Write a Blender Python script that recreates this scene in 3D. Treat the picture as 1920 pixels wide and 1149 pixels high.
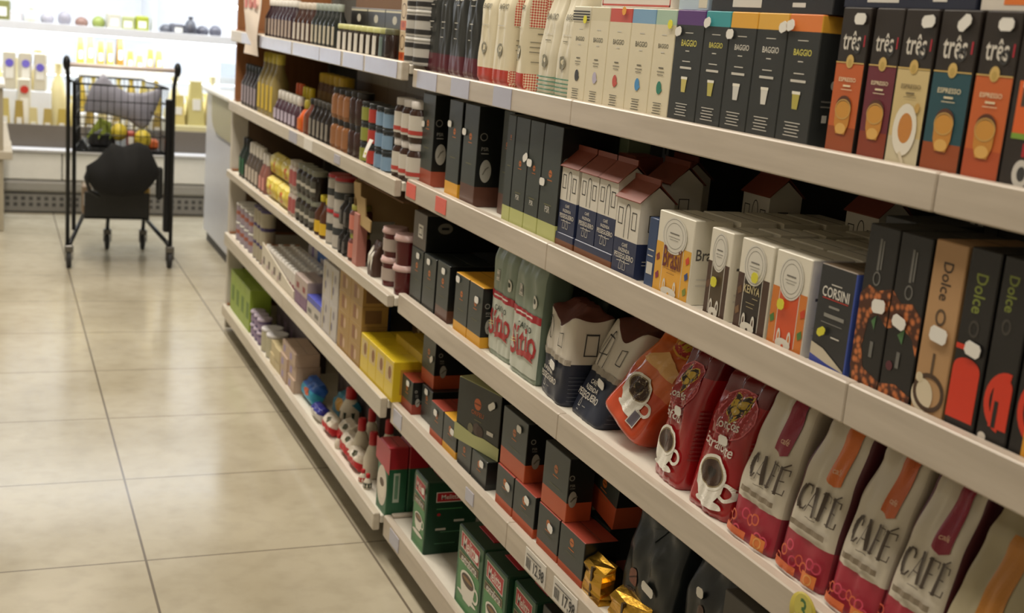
import bpy, math, random
from mathutils import Vector, Matrix
from mathutils.geometry import tessellate_polygon
for o in list(bpy.data.objects): bpy.data.objects.remove(o)
S = bpy.context.scene; COL = S.collection
PI = math.pi
# ------------------------------------------------------------------ camera
FPX = 2311.6; YAW = .4076; PITCH = .2194; ROLL = .0864
fw = Vector((math.sin(YAW)*math.cos(PITCH), math.cos(YAW)*math.cos(PITCH), -math.sin(PITCH)))
r0 = Vector((math.cos(YAW), -math.sin(YAW), 0)); u0 = r0.cross(fw)
cr = r0*math.cos(ROLL)+u0*math.sin(ROLL); cu = -r0*math.sin(ROLL)+u0*math.cos(ROLL)
cam = bpy.data.cameras.new('camera'); camo = bpy.data.objects.new('camera', cam); COL.objects.link(camo)
mw = Matrix((cr, cu, -fw)).transposed().to_4x4(); mw.translation = Vector((0, 0, 1.45)); camo.matrix_world = mw
cam.sensor_width = 36; cam.lens = FPX/1920*36; cam.clip_start = .02; cam.clip_end = 60
cam.dof.use_dof = True; cam.dof.focus_distance = 2.15; cam.dof.aperture_fstop = 5.8
S.camera = camo
# ------------------------------------------------------------------ light and exposure
wd = bpy.data.worlds.new('world'); S.world = wd; wd.use_nodes = True
wd.node_tree.nodes['Background'].inputs[0].default_value = (.9, .85, .75, 1)
wd.node_tree.nodes['Background'].inputs[1].default_value = .05
S.view_settings.view_transform = 'Standard'; S.view_settings.look = 'None'
S.view_settings.gamma = 1; S.view_settings.use_curve_mapping = False; S.view_settings.exposure = -.57
def area(name, loc, sx, sy, power, col, rot=(0, 0, 0)):
    l = bpy.data.lights.new(name, 'AREA'); l.shape = 'RECTANGLE'; l.size = sx; l.size_y = sy; l.energy = power; l.color = col
    o = bpy.data.objects.new(name, l); o.location = loc; o.rotation_euler = rot; COL.objects.link(o); return o
WARM = (1, .91, .79)
for y, pw in ((-.9, 26), (1.1, 35), (3.1, 52), (5.1, 82), (7.0, 82)):
    area('ceiling_lamp_light', (.38, y, 3.12), .4, 1.5, pw, WARM)
for y in (.5, 4.4):
    area('ceiling_lamp_light', (-1.9, y, 3.12), .4, 1.4, 11, WARM)
COOL = (.86, .93, 1)
area('fridge_lamp_light', (1.0, 8.80, 1.93), 4.4, .16, 52, COOL, (.45, 0, 0))
area('fridge_spill_fill', (.8, 8.66, 1.98), 4.2, .1, 26, COOL, (-.55, 0, 0))  # added fill facing the aisle to brighten the far floor, not a fitting
area('fridge_lamp_light', (1.0, 9.03, 1.17), 4.4, .06, 34, COOL, (.5, 0, 0))
area('fridge_lamp_light', (1.0, 9.16, .89), 4.4, .06, 22, COOL, (.5, 0, 0))
# ------------------------------------------------------------------ materials
def lin(c): return c/12.92 if c <= .04045 else ((c+.055)/1.055)**2.4
def rgb(h): return tuple(lin(int(h[i:i+2], 16)/255) for i in (0, 2, 4))
_M = {}
def M(h, rough=.45, metal=0., var=.06, scale=18., bump=0., emit=0., trans=0., coat=0.):
    k = (h, rough, metal, var, scale, bump, emit, trans, coat)
    if k in _M: return _M[k]
    m = bpy.data.materials.new('surface_%s_%d' % (h, len(_M))); m.use_nodes = True
    nt = m.node_tree; b = nt.nodes['Principled BSDF']; L = nt.links.new
    c = rgb(h)
    b.inputs['Roughness'].default_value = rough; b.inputs['Metallic'].default_value = metal
    tc = nt.nodes.new('ShaderNodeTexCoord'); n = nt.nodes.new('ShaderNodeTexNoise')
    n.inputs['Scale'].default_value = scale; n.inputs['Detail'].default_value = 3
    L(tc.outputs['Object'], n.inputs['Vector'])
    mx = nt.nodes.new('ShaderNodeMix'); mx.data_type = 'RGBA'
    mx.inputs[6].default_value = tuple(x*(1-var) for x in c)+(1,); mx.inputs[7].default_value = tuple(min(1, x*(1+var)) for x in c)+(1,)
    L(n.outputs['Fac'], mx.inputs[0]); L(mx.outputs[2], b.inputs['Base Color'])
    if bump:
        bp = nt.nodes.new('ShaderNodeBump'); bp.inputs['Strength'].default_value = bump; bp.inputs['Distance'].default_value = .004
        L(n.outputs['Fac'], bp.inputs['Height']); L(bp.outputs[0], b.inputs['Normal'])
    if emit:
        b.inputs['Emission Color'].default_value = c+(1,); b.inputs['Emission Strength'].default_value = emit
    if trans: b.inputs['Transmission Weight'].default_value = trans
    if coat: b.inputs['Coat Weight'].default_value = coat; b.inputs['Coat Roughness'].default_value = .12
    _M[k] = m; return m
def wood(h1, h2, rough=.4, axis=1, sc=1.0):
    m = bpy.data.materials.new('wood_'+h1); m.use_nodes = True; nt = m.node_tree; b = nt.nodes['Principled BSDF']; L = nt.links.new
    tc = nt.nodes.new('ShaderNodeTexCoord'); mp = nt.nodes.new('ShaderNodeMapping'); n = nt.nodes.new('ShaderNodeTexNoise')
    s = [22*sc]*3; s[axis] = 1.6*sc; mp.inputs['Scale'].default_value = s
    n.inputs['Scale'].default_value = 2.2; n.inputs['Detail'].default_value = 5
    r = nt.nodes.new('ShaderNodeValToRGB'); r.color_ramp.elements[0].position = .3; r.color_ramp.elements[1].position = .7
    r.color_ramp.elements[0].color = rgb(h1)+(1,); r.color_ramp.elements[1].color = rgb(h2)+(1,)
    L(tc.outputs['Object'], mp.inputs[0]); L(mp.outputs[0], n.inputs['Vector']); L(n.outputs['Fac'], r.inputs[0]); L(r.outputs[0], b.inputs['Base Color'])
    b.inputs['Roughness'].default_value = rough; return m
def beans_mat(dark, light, scale):
    m = bpy.data.materials.new('beans'); m.use_nodes = True; nt = m.node_tree; b = nt.nodes['Principled BSDF']; L = nt.links.new
    tc = nt.nodes.new('ShaderNodeTexCoord'); v = nt.nodes.new('ShaderNodeTexVoronoi'); v.inputs['Scale'].default_value = scale
    r = nt.nodes.new('ShaderNodeValToRGB'); r.color_ramp.elements[0].color = rgb(light)+(1,); r.color_ramp.elements[1].color = rgb(dark)+(1,)
    r.color_ramp.elements[0].position = .25; r.color_ramp.elements[1].position = .62
    L(tc.outputs['Object'], v.inputs['Vector']); L(v.outputs['Distance'], r.inputs[0]); L(r.outputs[0], b.inputs['Base Color'])
    b.inputs['Roughness'].default_value = .4; return m
def check_mat(h1, h2, scale):
    m = bpy.data.materials.new('checks'); m.use_nodes = True; nt = m.node_tree; b = nt.nodes['Principled BSDF']; L = nt.links.new
    tc = nt.nodes.new('ShaderNodeTexCoord'); mp = nt.nodes.new('ShaderNodeMapping'); mp.inputs['Rotation'].default_value = (.785, 0, 0)
    c = nt.nodes.new('ShaderNodeTexChecker'); c.inputs['Scale'].default_value = scale
    c.inputs['Color1'].default_value = rgb(h1)+(1,); c.inputs['Color2'].default_value = rgb(h2)+(1,)
    L(tc.outputs['Object'], mp.inputs[0]); L(mp.outputs[0], c.inputs['Vector']); L(c.outputs['Color'], b.inputs['Base Color'])
    b.inputs['Roughness'].default_value = .4; return m
# ------------------------------------------------------------------ mesh tools
class MB:
    def __init__(s): s.v = []; s.f = []; s.m = []; s.mats = []; s.sm = []
    def mi(s, mat):
        if mat not in s.mats: s.mats.append(mat)
        return s.mats.index(mat)
    def add(s, verts, faces, mat, smooth=False):
        o = len(s.v); s.v += [tuple(v) for v in verts]
        k = s.mi(mat)
        for f in faces: s.f.append([i+o for i in f]); s.m.append(k); s.sm.append(smooth)
    def box(s, x0, x1, y0, y1, z0, z1, mat, c=0.):
        if c <= 0:
            s.add([(x, y, z) for z in (z0, z1) for y in (y0, y1) for x in (x0, x1)],
                  [(0, 2, 3, 1), (4, 5, 7, 6), (0, 1, 5, 4), (2, 6, 7, 3), (0, 4, 6, 2), (1, 3, 7, 5)], mat); return
        def ring(z, k):
            a, b, d, e = x0+k, x1-k, y0+k, y1-k; q = c
            return [(a+q, d, z), (b-q, d, z), (b, d+q, z), (b, e-q, z), (b-q, e, z), (a+q, e, z), (a, e-q, z), (a, d+q, z)]
        v = ring(z0, c)+ring(z0+c, 0)+ring(z1-c, 0)+ring(z1, c); f = [tuple(range(7, -1, -1)), tuple(range(24, 32))]
        for l in range(3):
            for i in range(8): j = (i+1) % 8; f.append((l*8+i, l*8+j, l*8+8+j, l*8+8+i))
        s.add(v, f, mat)
    def hexa(s, p, mat):   # eight corners: bottom ring 0-3, top ring 4-7
        s.add(p, [(3, 2, 1, 0), (4, 5, 6, 7), (0, 1, 5, 4), (1, 2, 6, 5), (2, 3, 7, 6), (3, 0, 4, 7)], mat)
    def lathe(s, prof, mat, n=16, c=(0, 0, 0), smooth=True):
        v = []; f = []
        for r, z in prof:
            for i in range(n): a = 2*PI*i/n; v.append((c[0]+r*math.cos(a), c[1]+r*math.sin(a), c[2]+z))
        for k in range(len(prof)-1):
            for i in range(n): j = (i+1) % n; f.append((k*n+i, k*n+j, k*n+n+j, k*n+n+i))
        s.add(v, f, mat, smooth)
        s.add(v[:n], [tuple(range(n-1, -1, -1))], mat); s.add(v[-n:], [tuple(range(n))], mat)
    def arc(s, r, z0, z1, half, mat, n=8):
        v = [(r*math.cos(PI/2-half+2*half*i/n), r*math.sin(PI/2-half+2*half*i/n), z) for z in (z0, z1) for i in range(n+1)]
        s.add(v, [(i, i+1, n+2+i, n+1+i) for i in range(n)], mat, True)
    def tube(s, pts, r, mat, n=8, smooth=True):
        pts = [Vector(p) for p in pts]; rings = []
        for i, p in enumerate(pts):
            d = (pts[min(i+1, len(pts)-1)]-pts[max(i-1, 0)]).normalized()
            a = d.cross(Vector((0, 0, 1)) if abs(d.z) < .9 else Vector((1, 0, 0))).normalized(); b = d.cross(a)
            rings.append([p+(a*math.cos(2*PI*k/n)+b*math.sin(2*PI*k/n))*r for k in range(n)])
        v = [q for g in rings for q in g]; f = []
        for i in range(len(rings)-1):
            for k in range(n): j = (k+1) % n; f.append((i*n+k, i*n+n+k, i*n+n+j, i*n+j))
        f += [tuple(range(n)), tuple(range((len(rings)-1)*n+n-1, (len(rings)-1)*n-1, -1))]
        s.add(v, f, mat, smooth)
    def blob(s, c, r, mat, n=14, m=9, fn=None):
        v = []; f = []
        for i in range(m+1):
            t = PI*i/m
            for k in range(n):
                a = 2*PI*k/n; d = Vector((math.sin(t)*math.cos(a), math.sin(t)*math.sin(a), math.cos(t)))
                q = 1 if fn is None else fn(d)
                v.append((c[0]+d.x*r[0]*q, c[1]+d.y*r[1]*q, c[2]+d.z*r[2]*q))
        for i in range(m):
            for k in range(n): j = (k+1) % n; f.append((i*n+k, (i+1)*n+k, (i+1)*n+j, i*n+j))
        s.add(v, f, mat, True)
    def mesh(s, name):
        me = bpy.data.meshes.new(name); me.from_pydata(s.v, [], s.f); me.update()
        for m in s.mats: me.materials.append(m)
        me.polygons.foreach_set('material_index', s.m); me.polygons.foreach_set('use_smooth', s.sm)
        return me
    def build(s, name, parent=None, **kw): return link(name, s.mesh(name), parent, **kw)
def link(name, me, parent=None, loc=None, rot=None):
    o = bpy.data.objects.new(name, me); COL.objects.link(o)
    if parent: o.parent = parent
    if loc: o.location = loc
    if rot: o.rotation_euler = rot
    return o
LABELS = {}
def tag(o, label, cat, group=None):
    o['label'] = label; o['category'] = cat
    if group: o['group'] = group
    LABELS.setdefault(label, []).append(o.name); return o
def struct(o): o['kind'] = 'structure'; return o
def empty(name, loc=(0, 0, 0)):
    o = bpy.data.objects.new(name, None); o.location = loc; o.empty_display_size = .05; COL.objects.link(o); return o
# printed artwork: flat shapes laid on a pack's own surface, inside the pack's mesh
_T = {}
def text2d(t):
    if t in _T: return _T[t]
    cu_ = bpy.data.curves.new('lettering', 'FONT'); cu_.body = t; cu_.resolution_u = 2; cu_.offset = .012
    ob = bpy.data.objects.new('lettering', cu_); me = ob.to_mesh(); me.calc_loop_triangles()
    vs = [(v.co.x, v.co.y) for v in me.vertices]; tr = [tuple(q.vertices) for q in me.loop_triangles]
    ob.to_mesh_clear(); bpy.data.objects.remove(ob); bpy.data.curves.remove(cu_)
    x0 = min(v[0] for v in vs); x1 = max(v[0] for v in vs); y0 = min(v[1] for v in vs); y1 = max(v[1] for v in vs)
    cx, cy, W = (x0+x1)/2, (y0+y1)/2, x1-x0
    r = ([((v[0]-cx)/W, (v[1]-cy)/W) for v in vs], tr); _T[t] = r; return r
def poly(pts):
    return list(pts), [tuple(t) for t in tessellate_polygon([[Vector((p[0], p[1], 0)) for p in pts]])]
def shape(d):
    k = d[0]; a = d[2:]
    if k == 'r': return poly([(a[0], a[1]), (a[2], a[1]), (a[2], a[3]), (a[0], a[3])])
    if k == 'p': return poly(a[0])
    if k == 'e':
        n = 22; return poly([(a[0]+a[2]*math.cos(2*PI*i/n), a[1]+a[3]*math.sin(2*PI*i/n)) for i in range(n)])
    if k == 'o':
        n = 24; v = []; f = []
        for i in range(n):
            c, s_ = math.cos(2*PI*i/n), math.sin(2*PI*i/n)
            v += [(a[0]+a[2]*c, a[1]+a[3]*s_), (a[0]+(a[2]-a[4])*c, a[1]+(a[3]-a[4])*s_)]
            j = (i+1) % n; f += [(2*i, 2*j, 2*j+1), (2*i, 2*j+1, 2*i+1)]
        return v, f
    if k == 's':
        v = []; f = []; th = a[1]/2
        for p, q in zip(a[0], a[0][1:]):
            dx, dy = q[0]-p[0], q[1]-p[1]; l = math.hypot(dx, dy) or 1; nx, ny = -dy/l*th, dx/l*th; ex, ey = dx/l*th, dy/l*th
            o = len(v); v += [(p[0]+nx-ex, p[1]+ny-ey), (p[0]-nx-ex, p[1]-ny-ey), (q[0]-nx+ex, q[1]-ny+ey), (q[0]+nx+ex, q[1]+ny+ey)]
            f += [(o, o+1, o+2), (o, o+2, o+3)]
        return v, f
    if k == 'f':
        return shape(('s', 0, [(a[0], a[1]), (a[2], a[1]), (a[2], a[3]), (a[0], a[3]), (a[0], a[1])], a[4]))
    if k == 't':   # text, u, v, width, vertical stretch, rotation
        vs, tr = text2d(a[0]); w = a[3]; st = a[4] if len(a) > 4 else 1; ro = a[5] if len(a) > 5 else 0
        c, s_ = math.cos(ro), math.sin(ro)
        return [(a[1]+(x*w)*c-(y*w*st)*s_, a[2]+(x*w)*s_+(y*w*st)*c) for x, y in vs], tr
def split(v, f, L):
    v = list(v); f = list(f); out = []
    while f:
        t = f.pop(); e = [((v[t[i]][0]-v[t[(i+1) % 3]][0])**2+(v[t[i]][1]-v[t[(i+1) % 3]][1])**2, i) for i in range(3)]
        l, i = max(e)
        if l <= L*L: out.append(t); continue
        a, b, c = t[i], t[(i+1) % 3], t[(i+2) % 3]; v.append(((v[a][0]+v[b][0])/2, (v[a][1]+v[b][1])/2)); k = len(v)-1
        f += [(a, k, c), (k, b, c)]
    return v, out
def paint(mb, decs, surf, L=None):
    for i, d in enumerate(decs):
        v, f = shape(d)
        if L: v, f = split(v, f, L)
        f = [t if (v[t[1]][0]-v[t[0]][0])*(v[t[2]][1]-v[t[0]][1])-(v[t[1]][1]-v[t[0]][1])*(v[t[2]][0]-v[t[0]][0]) > 0 else (t[0], t[2], t[1]) for t in f]
        mb.add([surf(p[0], p[1], .0003+.0001*i) for p in v], f, d[1])
# ------------------------------------------------------------------ stickers and placing
WHITE = M('E8E4DA', .5)
_st = {}
def sticker_mesh(h='E9E6DE', w=.024, hh=.015):
    k = (h, w, hh)
    if k not in _st:
        b = MB(); q = .004; t = .0007; m = M(h, .5)
        p = [(-w/2+q, -hh/2), (w/2-q, -hh/2), (w/2, -hh/2+q), (w/2, hh/2-q), (w/2-q, hh/2), (-w/2+q, hh/2), (-w/2, hh/2-q), (-w/2, -hh/2+q)]
        n = 8; b.add([(x, 0, z) for x, z in p]+[(x, -t, z) for x, z in p],
              [tuple(range(8, 16))]+[(i, (i+1) % n, n+(i+1) % n, n+i) for i in range(n)], m)
        _st[k] = b.mesh('price_sticker')
    return _st[k]
def stick(o, u, v, off=.0022, rot=0., h='E9E6DE', w=.024, hh=.015):
    return link('price_sticker', sticker_mesh(h, w, hh), o, (u, -off, v), (0, -rot, 0))
def put(o, y, x, z, yaw=0., lean=0., pitch=0.):
    o.location = (x, y, z); o.rotation_euler = (pitch, lean, -PI/2+yaw); return o
# ------------------------------------------------------------------ cartons
_C = {}
def carton_mesh(key, name, w, d, h, bands, top=None, front=(), side=(), c=.0012, back=0.):
    if key is not None and key in _C: return _C[key]
    b = MB(); x0, x1, y0, y1 = -w/2, w/2, 0., d
    def ring(z, k=0.): return [(x0+c+k, y0+k, z), (x1-c-k, y0+k, z), (x1-k, y0+c+k, z), (x1-k, y1-c-k, z), (x1-c-k, y1-k, z), (x0+c+k, y1-k, z), (x0+k, y1-c-k, z), (x0+k, y0+c+k, z)]
    z = 0.
    for i, bd in enumerate(bands):
        z2 = bd[0]*h; fm = bd[1]; sm = bd[2] if len(bd) > 2 else fm
        zt = z2-(c if i == len(bands)-1 else 0)
        v = ring(z)+ring(zt)
        for q in range(8): b.add([v[q], v[(q+1) % 8], v[8+(q+1) % 8], v[8+q]], [(0, 1, 2, 3)], sm if q in (1, 2, 3, 5, 6, 7) else fm)
        z = z2
    tm = top or bands[-1][1]
    v = ring(h-c)+ring(h, c); b.add(v, [(q, (q+1) % 8, 8+(q+1) % 8, 8+q) for q in range(8)]+[tuple(range(8, 16))], tm)
    b.add(ring(0), [tuple(range(7, -1, -1))], bands[0][1])
    # closing flap: a tuck seam across the top
    seam = M('3A352F', .8)
    b.box(x0+.003, x1-.003, d*.5-.0004, d*.5+.0004, h, h+.0003, seam)
    paint(b, front, lambda u, v_, e: (u, -e, v_))
    paint(b, side, lambda u, v_, e: (x1+e, u, v_))
    me = b.mesh(name)
    if key is not None: _C[key] = me
    return me
def carton(name, label, cat, y0, y1, z, h, d, bands, x=1.0, group=None, key=None, gap=.0015, yaw=0, lean=0, pitch=0, **kw):
    w = abs(y0-y1)-gap
    me = carton_mesh(key, name, w, d, h, bands, **kw)
    o = link(name, me); put(o, (y0+y1)/2, x, z, yaw, lean, pitch); tag(o, label, cat, group); o['w'] = w
    return o
# ------------------------------------------------------------------ bags
def interp(P, t):
    for a, b in zip(P, P[1:]):
        if t <= b[0]:
            k = (t-a[0])/(b[0]-a[0]); k = k*k*(3-2*k) if b[0]-a[0] > .12 else k
            return [p+(q-p)*k for p, q in zip(a[1:], b[1:])]
    return list(P[-1][1:])
STYLE = {
 'gusset': [(0, .97, .94, 0), (.03, 1, 1, 0), (.55, .99, .96, 0), (.8, .97, .55, .02), (.93, .96, .2, .04), (1, .95, .1, .05)],
 'taper': [(0, .97, .95, 0), (.03, 1, 1, 0), (.30, 1, 1, 0), (.55, .96, .82, .0), (.8, .9, .5, .03), (.93, .86, .2, .05), (1, .86, .06, .06)],
 'pillow': [(0, .86, .05, 0), (.05, .92, .3, 0), (.16, 1, .8, 0), (.5, 1, 1, 0), (.84, 1, .8, 0), (.95, .92, .3, 0), (1, .86, .05, 0)],
 'block': [(0, .97, .95, 0), (.03, 1, 1, 0), (.8, 1, .95, 0), (.95, 1, .7, 0), (1, .97, .4, 0)],
 'brick': [(0, .97, .95, 0), (.03, 1, 1, 0), (.6, 1, 1, 0), (.82, 1.03, .98, 0), (.9, .86, .6, .04), (1, .7, .22, .06)],
 'sack': [(0, .94, .8, 0), (.05, 1, 1, 0), (.55, 1, .95, 0), (.8, .98, .5, .03), (.95, .96, .14, .06), (1, .96, .05, .07)],
}
def bag_mesh(key, name, w, d, h, style, zones, slump=(0, 0), front=(), side=(), amp=.03, seed=1, top=None, n=6., jag=0., L=.007):
    if key is not None and key in _C: return _C[key]
    P = STYLE[style]; rnd = random.Random(seed); ph = [rnd.uniform(0, 6.28) for _ in range(9)]
    def cr_(a, b_, t):   # creases
        return amp*(math.sin(5*a+ph[0]+3*t)*math.sin(9*t+ph[1])+.7*math.sin(11*a-7*t+ph[2])*math.sin(5*t+ph[3])+.5*math.sin(17*t+4*a+ph[4])*math.cos(3*b_+ph[5]))*(.4+t)
    def body(cx, cy, t):
        sw, sd, oy = interp(P, t)
        k = cr_(cx*1.6, cy*1.3, t)
        x = cx*w/2*sw*(1+.25*k); y = d/2+oy*d+cy*d/2*sd*(1+k/max(sd, .25))
        z = t*h
        if jag: z += jag*h*math.exp(-((t-.82)/.09)**2)*(.9*abs(cx)**1.5+.7*abs(cy)**2-.75+.45*math.sin(3.6*cx+ph[6]))
        return x+slump[0]*z, y+slump[1]*z, z
    def sup(u): u = max(-1, min(1, u)); return (1-abs(u)**n)**(1/n)
    N = 56; K = 40; ring = []
    for i in range(N):
        a = 2*PI*(i+.5)/N; c, s_ = math.cos(a), math.sin(a); q = (abs(c)**n+abs(s_)**n)**(-1/n); ring.append((c*q, s_*q))
    b = MB(); ts = sorted(set([i/K for i in range(K+1)]+[zz[0] for zz in zones]))
    V = [[body(cx, cy, t) for cx, cy in ring] for t in ts]
    for i in range(len(ts)-1):
        tm = (ts[i]+ts[i+1])/2
        zn = next(zz for zz in zones if tm <= zz[0]+1e-6)
        fm = zn[1]; sm = zn[2] if len(zn) > 2 else fm
        for k in range(N):
            j = (k+1) % N; mx_ = (ring[k][0]+ring[j][0])/2; my_ = (ring[k][1]+ring[j][1])/2
            b.add([V[i][k], V[i][j], V[i+1][j], V[i+1][k]], [(0, 1, 2, 3)], sm if abs(mx_) > abs(my_) else fm, True)
    b.add(V[0], [tuple(range(N-1, -1, -1))], zones[0][1]); b.add(V[-1], [tuple(range(N))], top or zones[-1][1])
    def sf(u, v, e):
        t = min(1, max(0, v/h)); cx = max(-.98, min(.98, u/(w/2))); x, y, z = body(cx, -sup(cx), t); return (x, y-.0009-2.2*e, z)
    def ss(u, v, e):
        t = min(1, max(0, v/h)); cy = max(-.98, min(.98, (u-d/2)/(d/2))); x, y, z = body(sup(cy), cy, t); return (x+.0009+2.2*e, y, z)
    paint(b, front, sf, L); paint(b, side, ss, L)
    me = b.mesh(name)
    # merge the quilt of faces so the film shades smoothly
    import bmesh
    bm = bmesh.new(); bm.from_mesh(me); bmesh.ops.remove_doubles(bm, verts=bm.verts, dist=1e-5); bm.to_mesh(me); bm.free()
    me['fy'] = sf(0, h*.5, 0)[1]
    if key is not None: _C[key] = me
    SURF[me.name] = sf
    return me
SURF = {}
def bag(name, label, y, z, w, d, h, style, zones, x=1.0, yaw=0, lean=0, pitch=0, group=None, key=None, cat='coffee bag', slumped=True, **kw):
    sl = (0, 0)
    if style != 'pillow' and slumped: sl = (math.tan(lean), -math.tan(pitch)); lean = pitch = 0   # a filled bag slumps: its base stays flat on the shelf
    me = bag_mesh(key, name, w, d, h, style, zones, slump=sl, **kw)
    o = link(name, me); put(o, y, x, z, yaw, lean, pitch)
    if pitch or lean:
        R = o.rotation_euler.to_matrix(); o.location.z += .0008-min((R @ v.co).z for v in me.vertices)
    R = o.rotation_euler.to_matrix(); mx_ = min((R @ v.co).x for v in me.vertices)
    if mx_ < 0: o.location.x -= mx_
    tag(o, label, cat, group); return o
def bag_sticker(o, u, v, rot=0., **kw):
    p = SURF[o.data.name](u, v, .0022); return link('price_sticker', sticker_mesh(**kw), o, p, (0, -rot, 0))
# ------------------------------------------------------------------ jars, bottles, tins
_J = {}
JP = {  # profiles in units of radius and height: body, then lid
 'jar': ([(.9, 0), (1, .03), (1, .72), (.82, .8), (.8, .82)], [(.86, .82), (.88, .84), (.88, .985), (.8, 1)], (.14, .66)),
 'tall': ([(.9, 0), (1, .03), (1, .55), (.5, .74), (.4, .84)], [(.44, .84), (.46, .86), (.46, .99), (.38, 1)], (.1, .5)),
 'tin': ([(.97, 0), (1, .01), (1, .015), (.985, .02), (.985, .9)], [(1.02, .9), (1.03, .91), (1.03, .985), (.98, 1)], (.05, .86)),
 'tub': ([(.84, 0), (.86, .02), (.96, .82)], [(1.05, .8), (1.08, .82), (1.08, .9), (1.02, .92), (1.0, 1), (.9, 1)], (.2, .62)),
 'squeeze': ([(.8, 0), (.95, .04), (1, .2), (.97, .42), (.62, .64), (.42, .72)], [(.46, .72), (.5, .74), (.46, .98), (.36, 1)], (.1, .42)),
 'spice': ([(.95, 0), (1, .02), (1, .78), (.9, .82)], [(1.0, .82), (1.02, .84), (1.02, .98), (.95, 1)], (.08, .72)),
}
HALF = {'squeeze': .6, 'condensed_milk_bottle': 3.1, 'spice_jar': .55, 'tall': .5, 'spread_jar': 1.5, 'pate_jar': 1.2}
def vessel(name, label, cat, x, y, z, kind, r, h, body, lid, lab=None, group=None, rot=0., n=14, extra=None):
    k = (kind, r, h, body.name, lid.name, lab.name if lab else None, n, extra[0].name if extra else None)
    if k not in _J:
        bp, lp, lr = JP[kind]
        b = MB(); b.lathe([(a*r, c*h) for a, c in bp], body, n); l = MB(); l.lathe([(a*r, c*h) for a, c in lp], lid, n)
        ms = [b.mesh(name), l.mesh('lid'), None]
        if lab:
            t = MB(); q = max(1.0 if kind != 'tub' else .95, 0)*r+.0006
            t.lathe([(q, lr[0]*h), (q, lr[1]*h)], lab, n) if kind in ('tin', 'tub') else t.arc(q, lr[0]*h, lr[1]*h, HALF.get(name, HALF.get(kind, .9)), lab)
            if extra:
                for e0, e1 in extra[1]: t.lathe([(q+.0005, e0*h), (q+.0005, e1*h)], extra[0], n) if kind in ('tin', 'tub') else t.arc(q+.0006, e0*h, e1*h, HALF.get(name, .9), extra[0])
            ms[2] = t.mesh('paper_label')
        _J[k] = ms
    ms = _J[k]; o = link(name, ms[0], None, (x, y, z), (0, 0, rot)); link('lid', ms[1], o)
    if ms[2]: link('paper_label', ms[2], o)
    return tag(o, label, cat, group)
ORD = ['', 'first', 'second', 'third', 'fourth', 'fifth', 'sixth', 'seventh', 'eighth', 'ninth', 'tenth', 'eleventh', 'twelfth', 'thirteenth']
def place_words(i, n, rev=False):
    if n == 1: return ''
    if i == 0: return ', leftmost'
    if i == n-1: return ', rightmost'
    return ', %s from left' % ORD[i+1]
# ================================================================== the room
def floor_mat():
    m = bpy.data.materials.new('floor_tiles'); m.use_nodes = True; nt = m.node_tree; b = nt.nodes['Principled BSDF']; L = nt.links.new
    g = nt.nodes.new('ShaderNodeNewGeometry'); sp = nt.nodes.new('ShaderNodeSeparateXYZ'); L(g.outputs['Position'], sp.inputs[0])
    def mth(op, a, b_=None, v=None):
        n = nt.nodes.new('ShaderNodeMath'); n.operation = op
        L(a, n.inputs[0])
        if b_ is not None: L(b_, n.inputs[1])
        elif v is not None: n.inputs[1].default_value = v
        return n.outputs[0]
    T = .5993
    def line(ax, off, wd_):
        q = mth('FRACT', mth('DIVIDE', mth('SUBTRACT', ax, None, off-40*T), None, T)); q = mth('ABSOLUTE', mth('SUBTRACT', q, None, .5))
        return mth('GREATER_THAN', q, None, .5-wd_/T/2)
    gr = mth('MAXIMUM', line(sp.outputs[0], .3658, .0065), line(sp.outputs[1], 3.1438, .0055))
    n1 = nt.nodes.new('ShaderNodeTexNoise'); n1.inputs['Scale'].default_value = 2.6; n1.inputs['Detail'].default_value = 6; L(g.outputs['Position'], n1.inputs['Vector'])
    r = nt.nodes.new('ShaderNodeValToRGB'); r.color_ramp.elements[0].position = .3; r.color_ramp.elements[1].position = .75
    r.color_ramp.elements[0].color = rgb('ABA28C')+(1,); r.color_ramp.elements[1].color = rgb('C0B8A3')+(1,); L(n1.outputs['Fac'], r.inputs[0])
    n2 = nt.nodes.new('ShaderNodeTexNoise'); n2.inputs['Scale'].default_value = 14; n2.inputs['Detail'].default_value = 8; L(g.outputs['Position'], n2.inputs['Vector'])
    r2 = nt.nodes.new('ShaderNodeValToRGB'); r2.color_ramp.elements[0].position = .45; r2.color_ramp.elements[1].position = .95
    r2.color_ramp.elements[0].color = (1, 1, 1, 1); r2.color_ramp.elements[1].color = (.8, .79, .78, 1); L(n2.outputs['Fac'], r2.inputs[0])
    mm = nt.nodes.new('ShaderNodeMix'); mm.data_type = 'RGBA'; mm.blend_type = 'MULTIPLY'; mm.inputs[0].default_value = 1; L(r.outputs[0], mm.inputs[6]); L(r2.outputs[0], mm.inputs[7])
    mx = nt.nodes.new('ShaderNodeMix'); mx.data_type = 'RGBA'; L(gr, mx.inputs[0]); L(mm.outputs[2], mx.inputs[6]); mx.inputs[7].default_value = rgb('6E6557')+(1,)
    L(mx.outputs[2], b.inputs['Base Color'])
    ro = nt.nodes.new('ShaderNodeMapRange'); ro.inputs[3].default_value = .12; ro.inputs[4].default_value = .24; L(n1.outputs['Fac'], ro.inputs[0]); L(ro.outputs[0], b.inputs['Roughness'])
    bp = nt.nodes.new('ShaderNodeBump'); bp.inputs['Strength'].default_value = .3; bp.inputs['Distance'].default_value = .002; bp.invert = True
    L(gr, bp.inputs['Height']); L(bp.outputs[0], b.inputs['Normal'])
    return m
WALL = M('D6D2C8', .8, bump=.1); CEIL = M('DAD8D2', .9)
b = MB(); b.box(-3.6, 4.2, -2.5, 10.2, -.1, 0, floor_mat()); struct(b.build('floor'))
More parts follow.
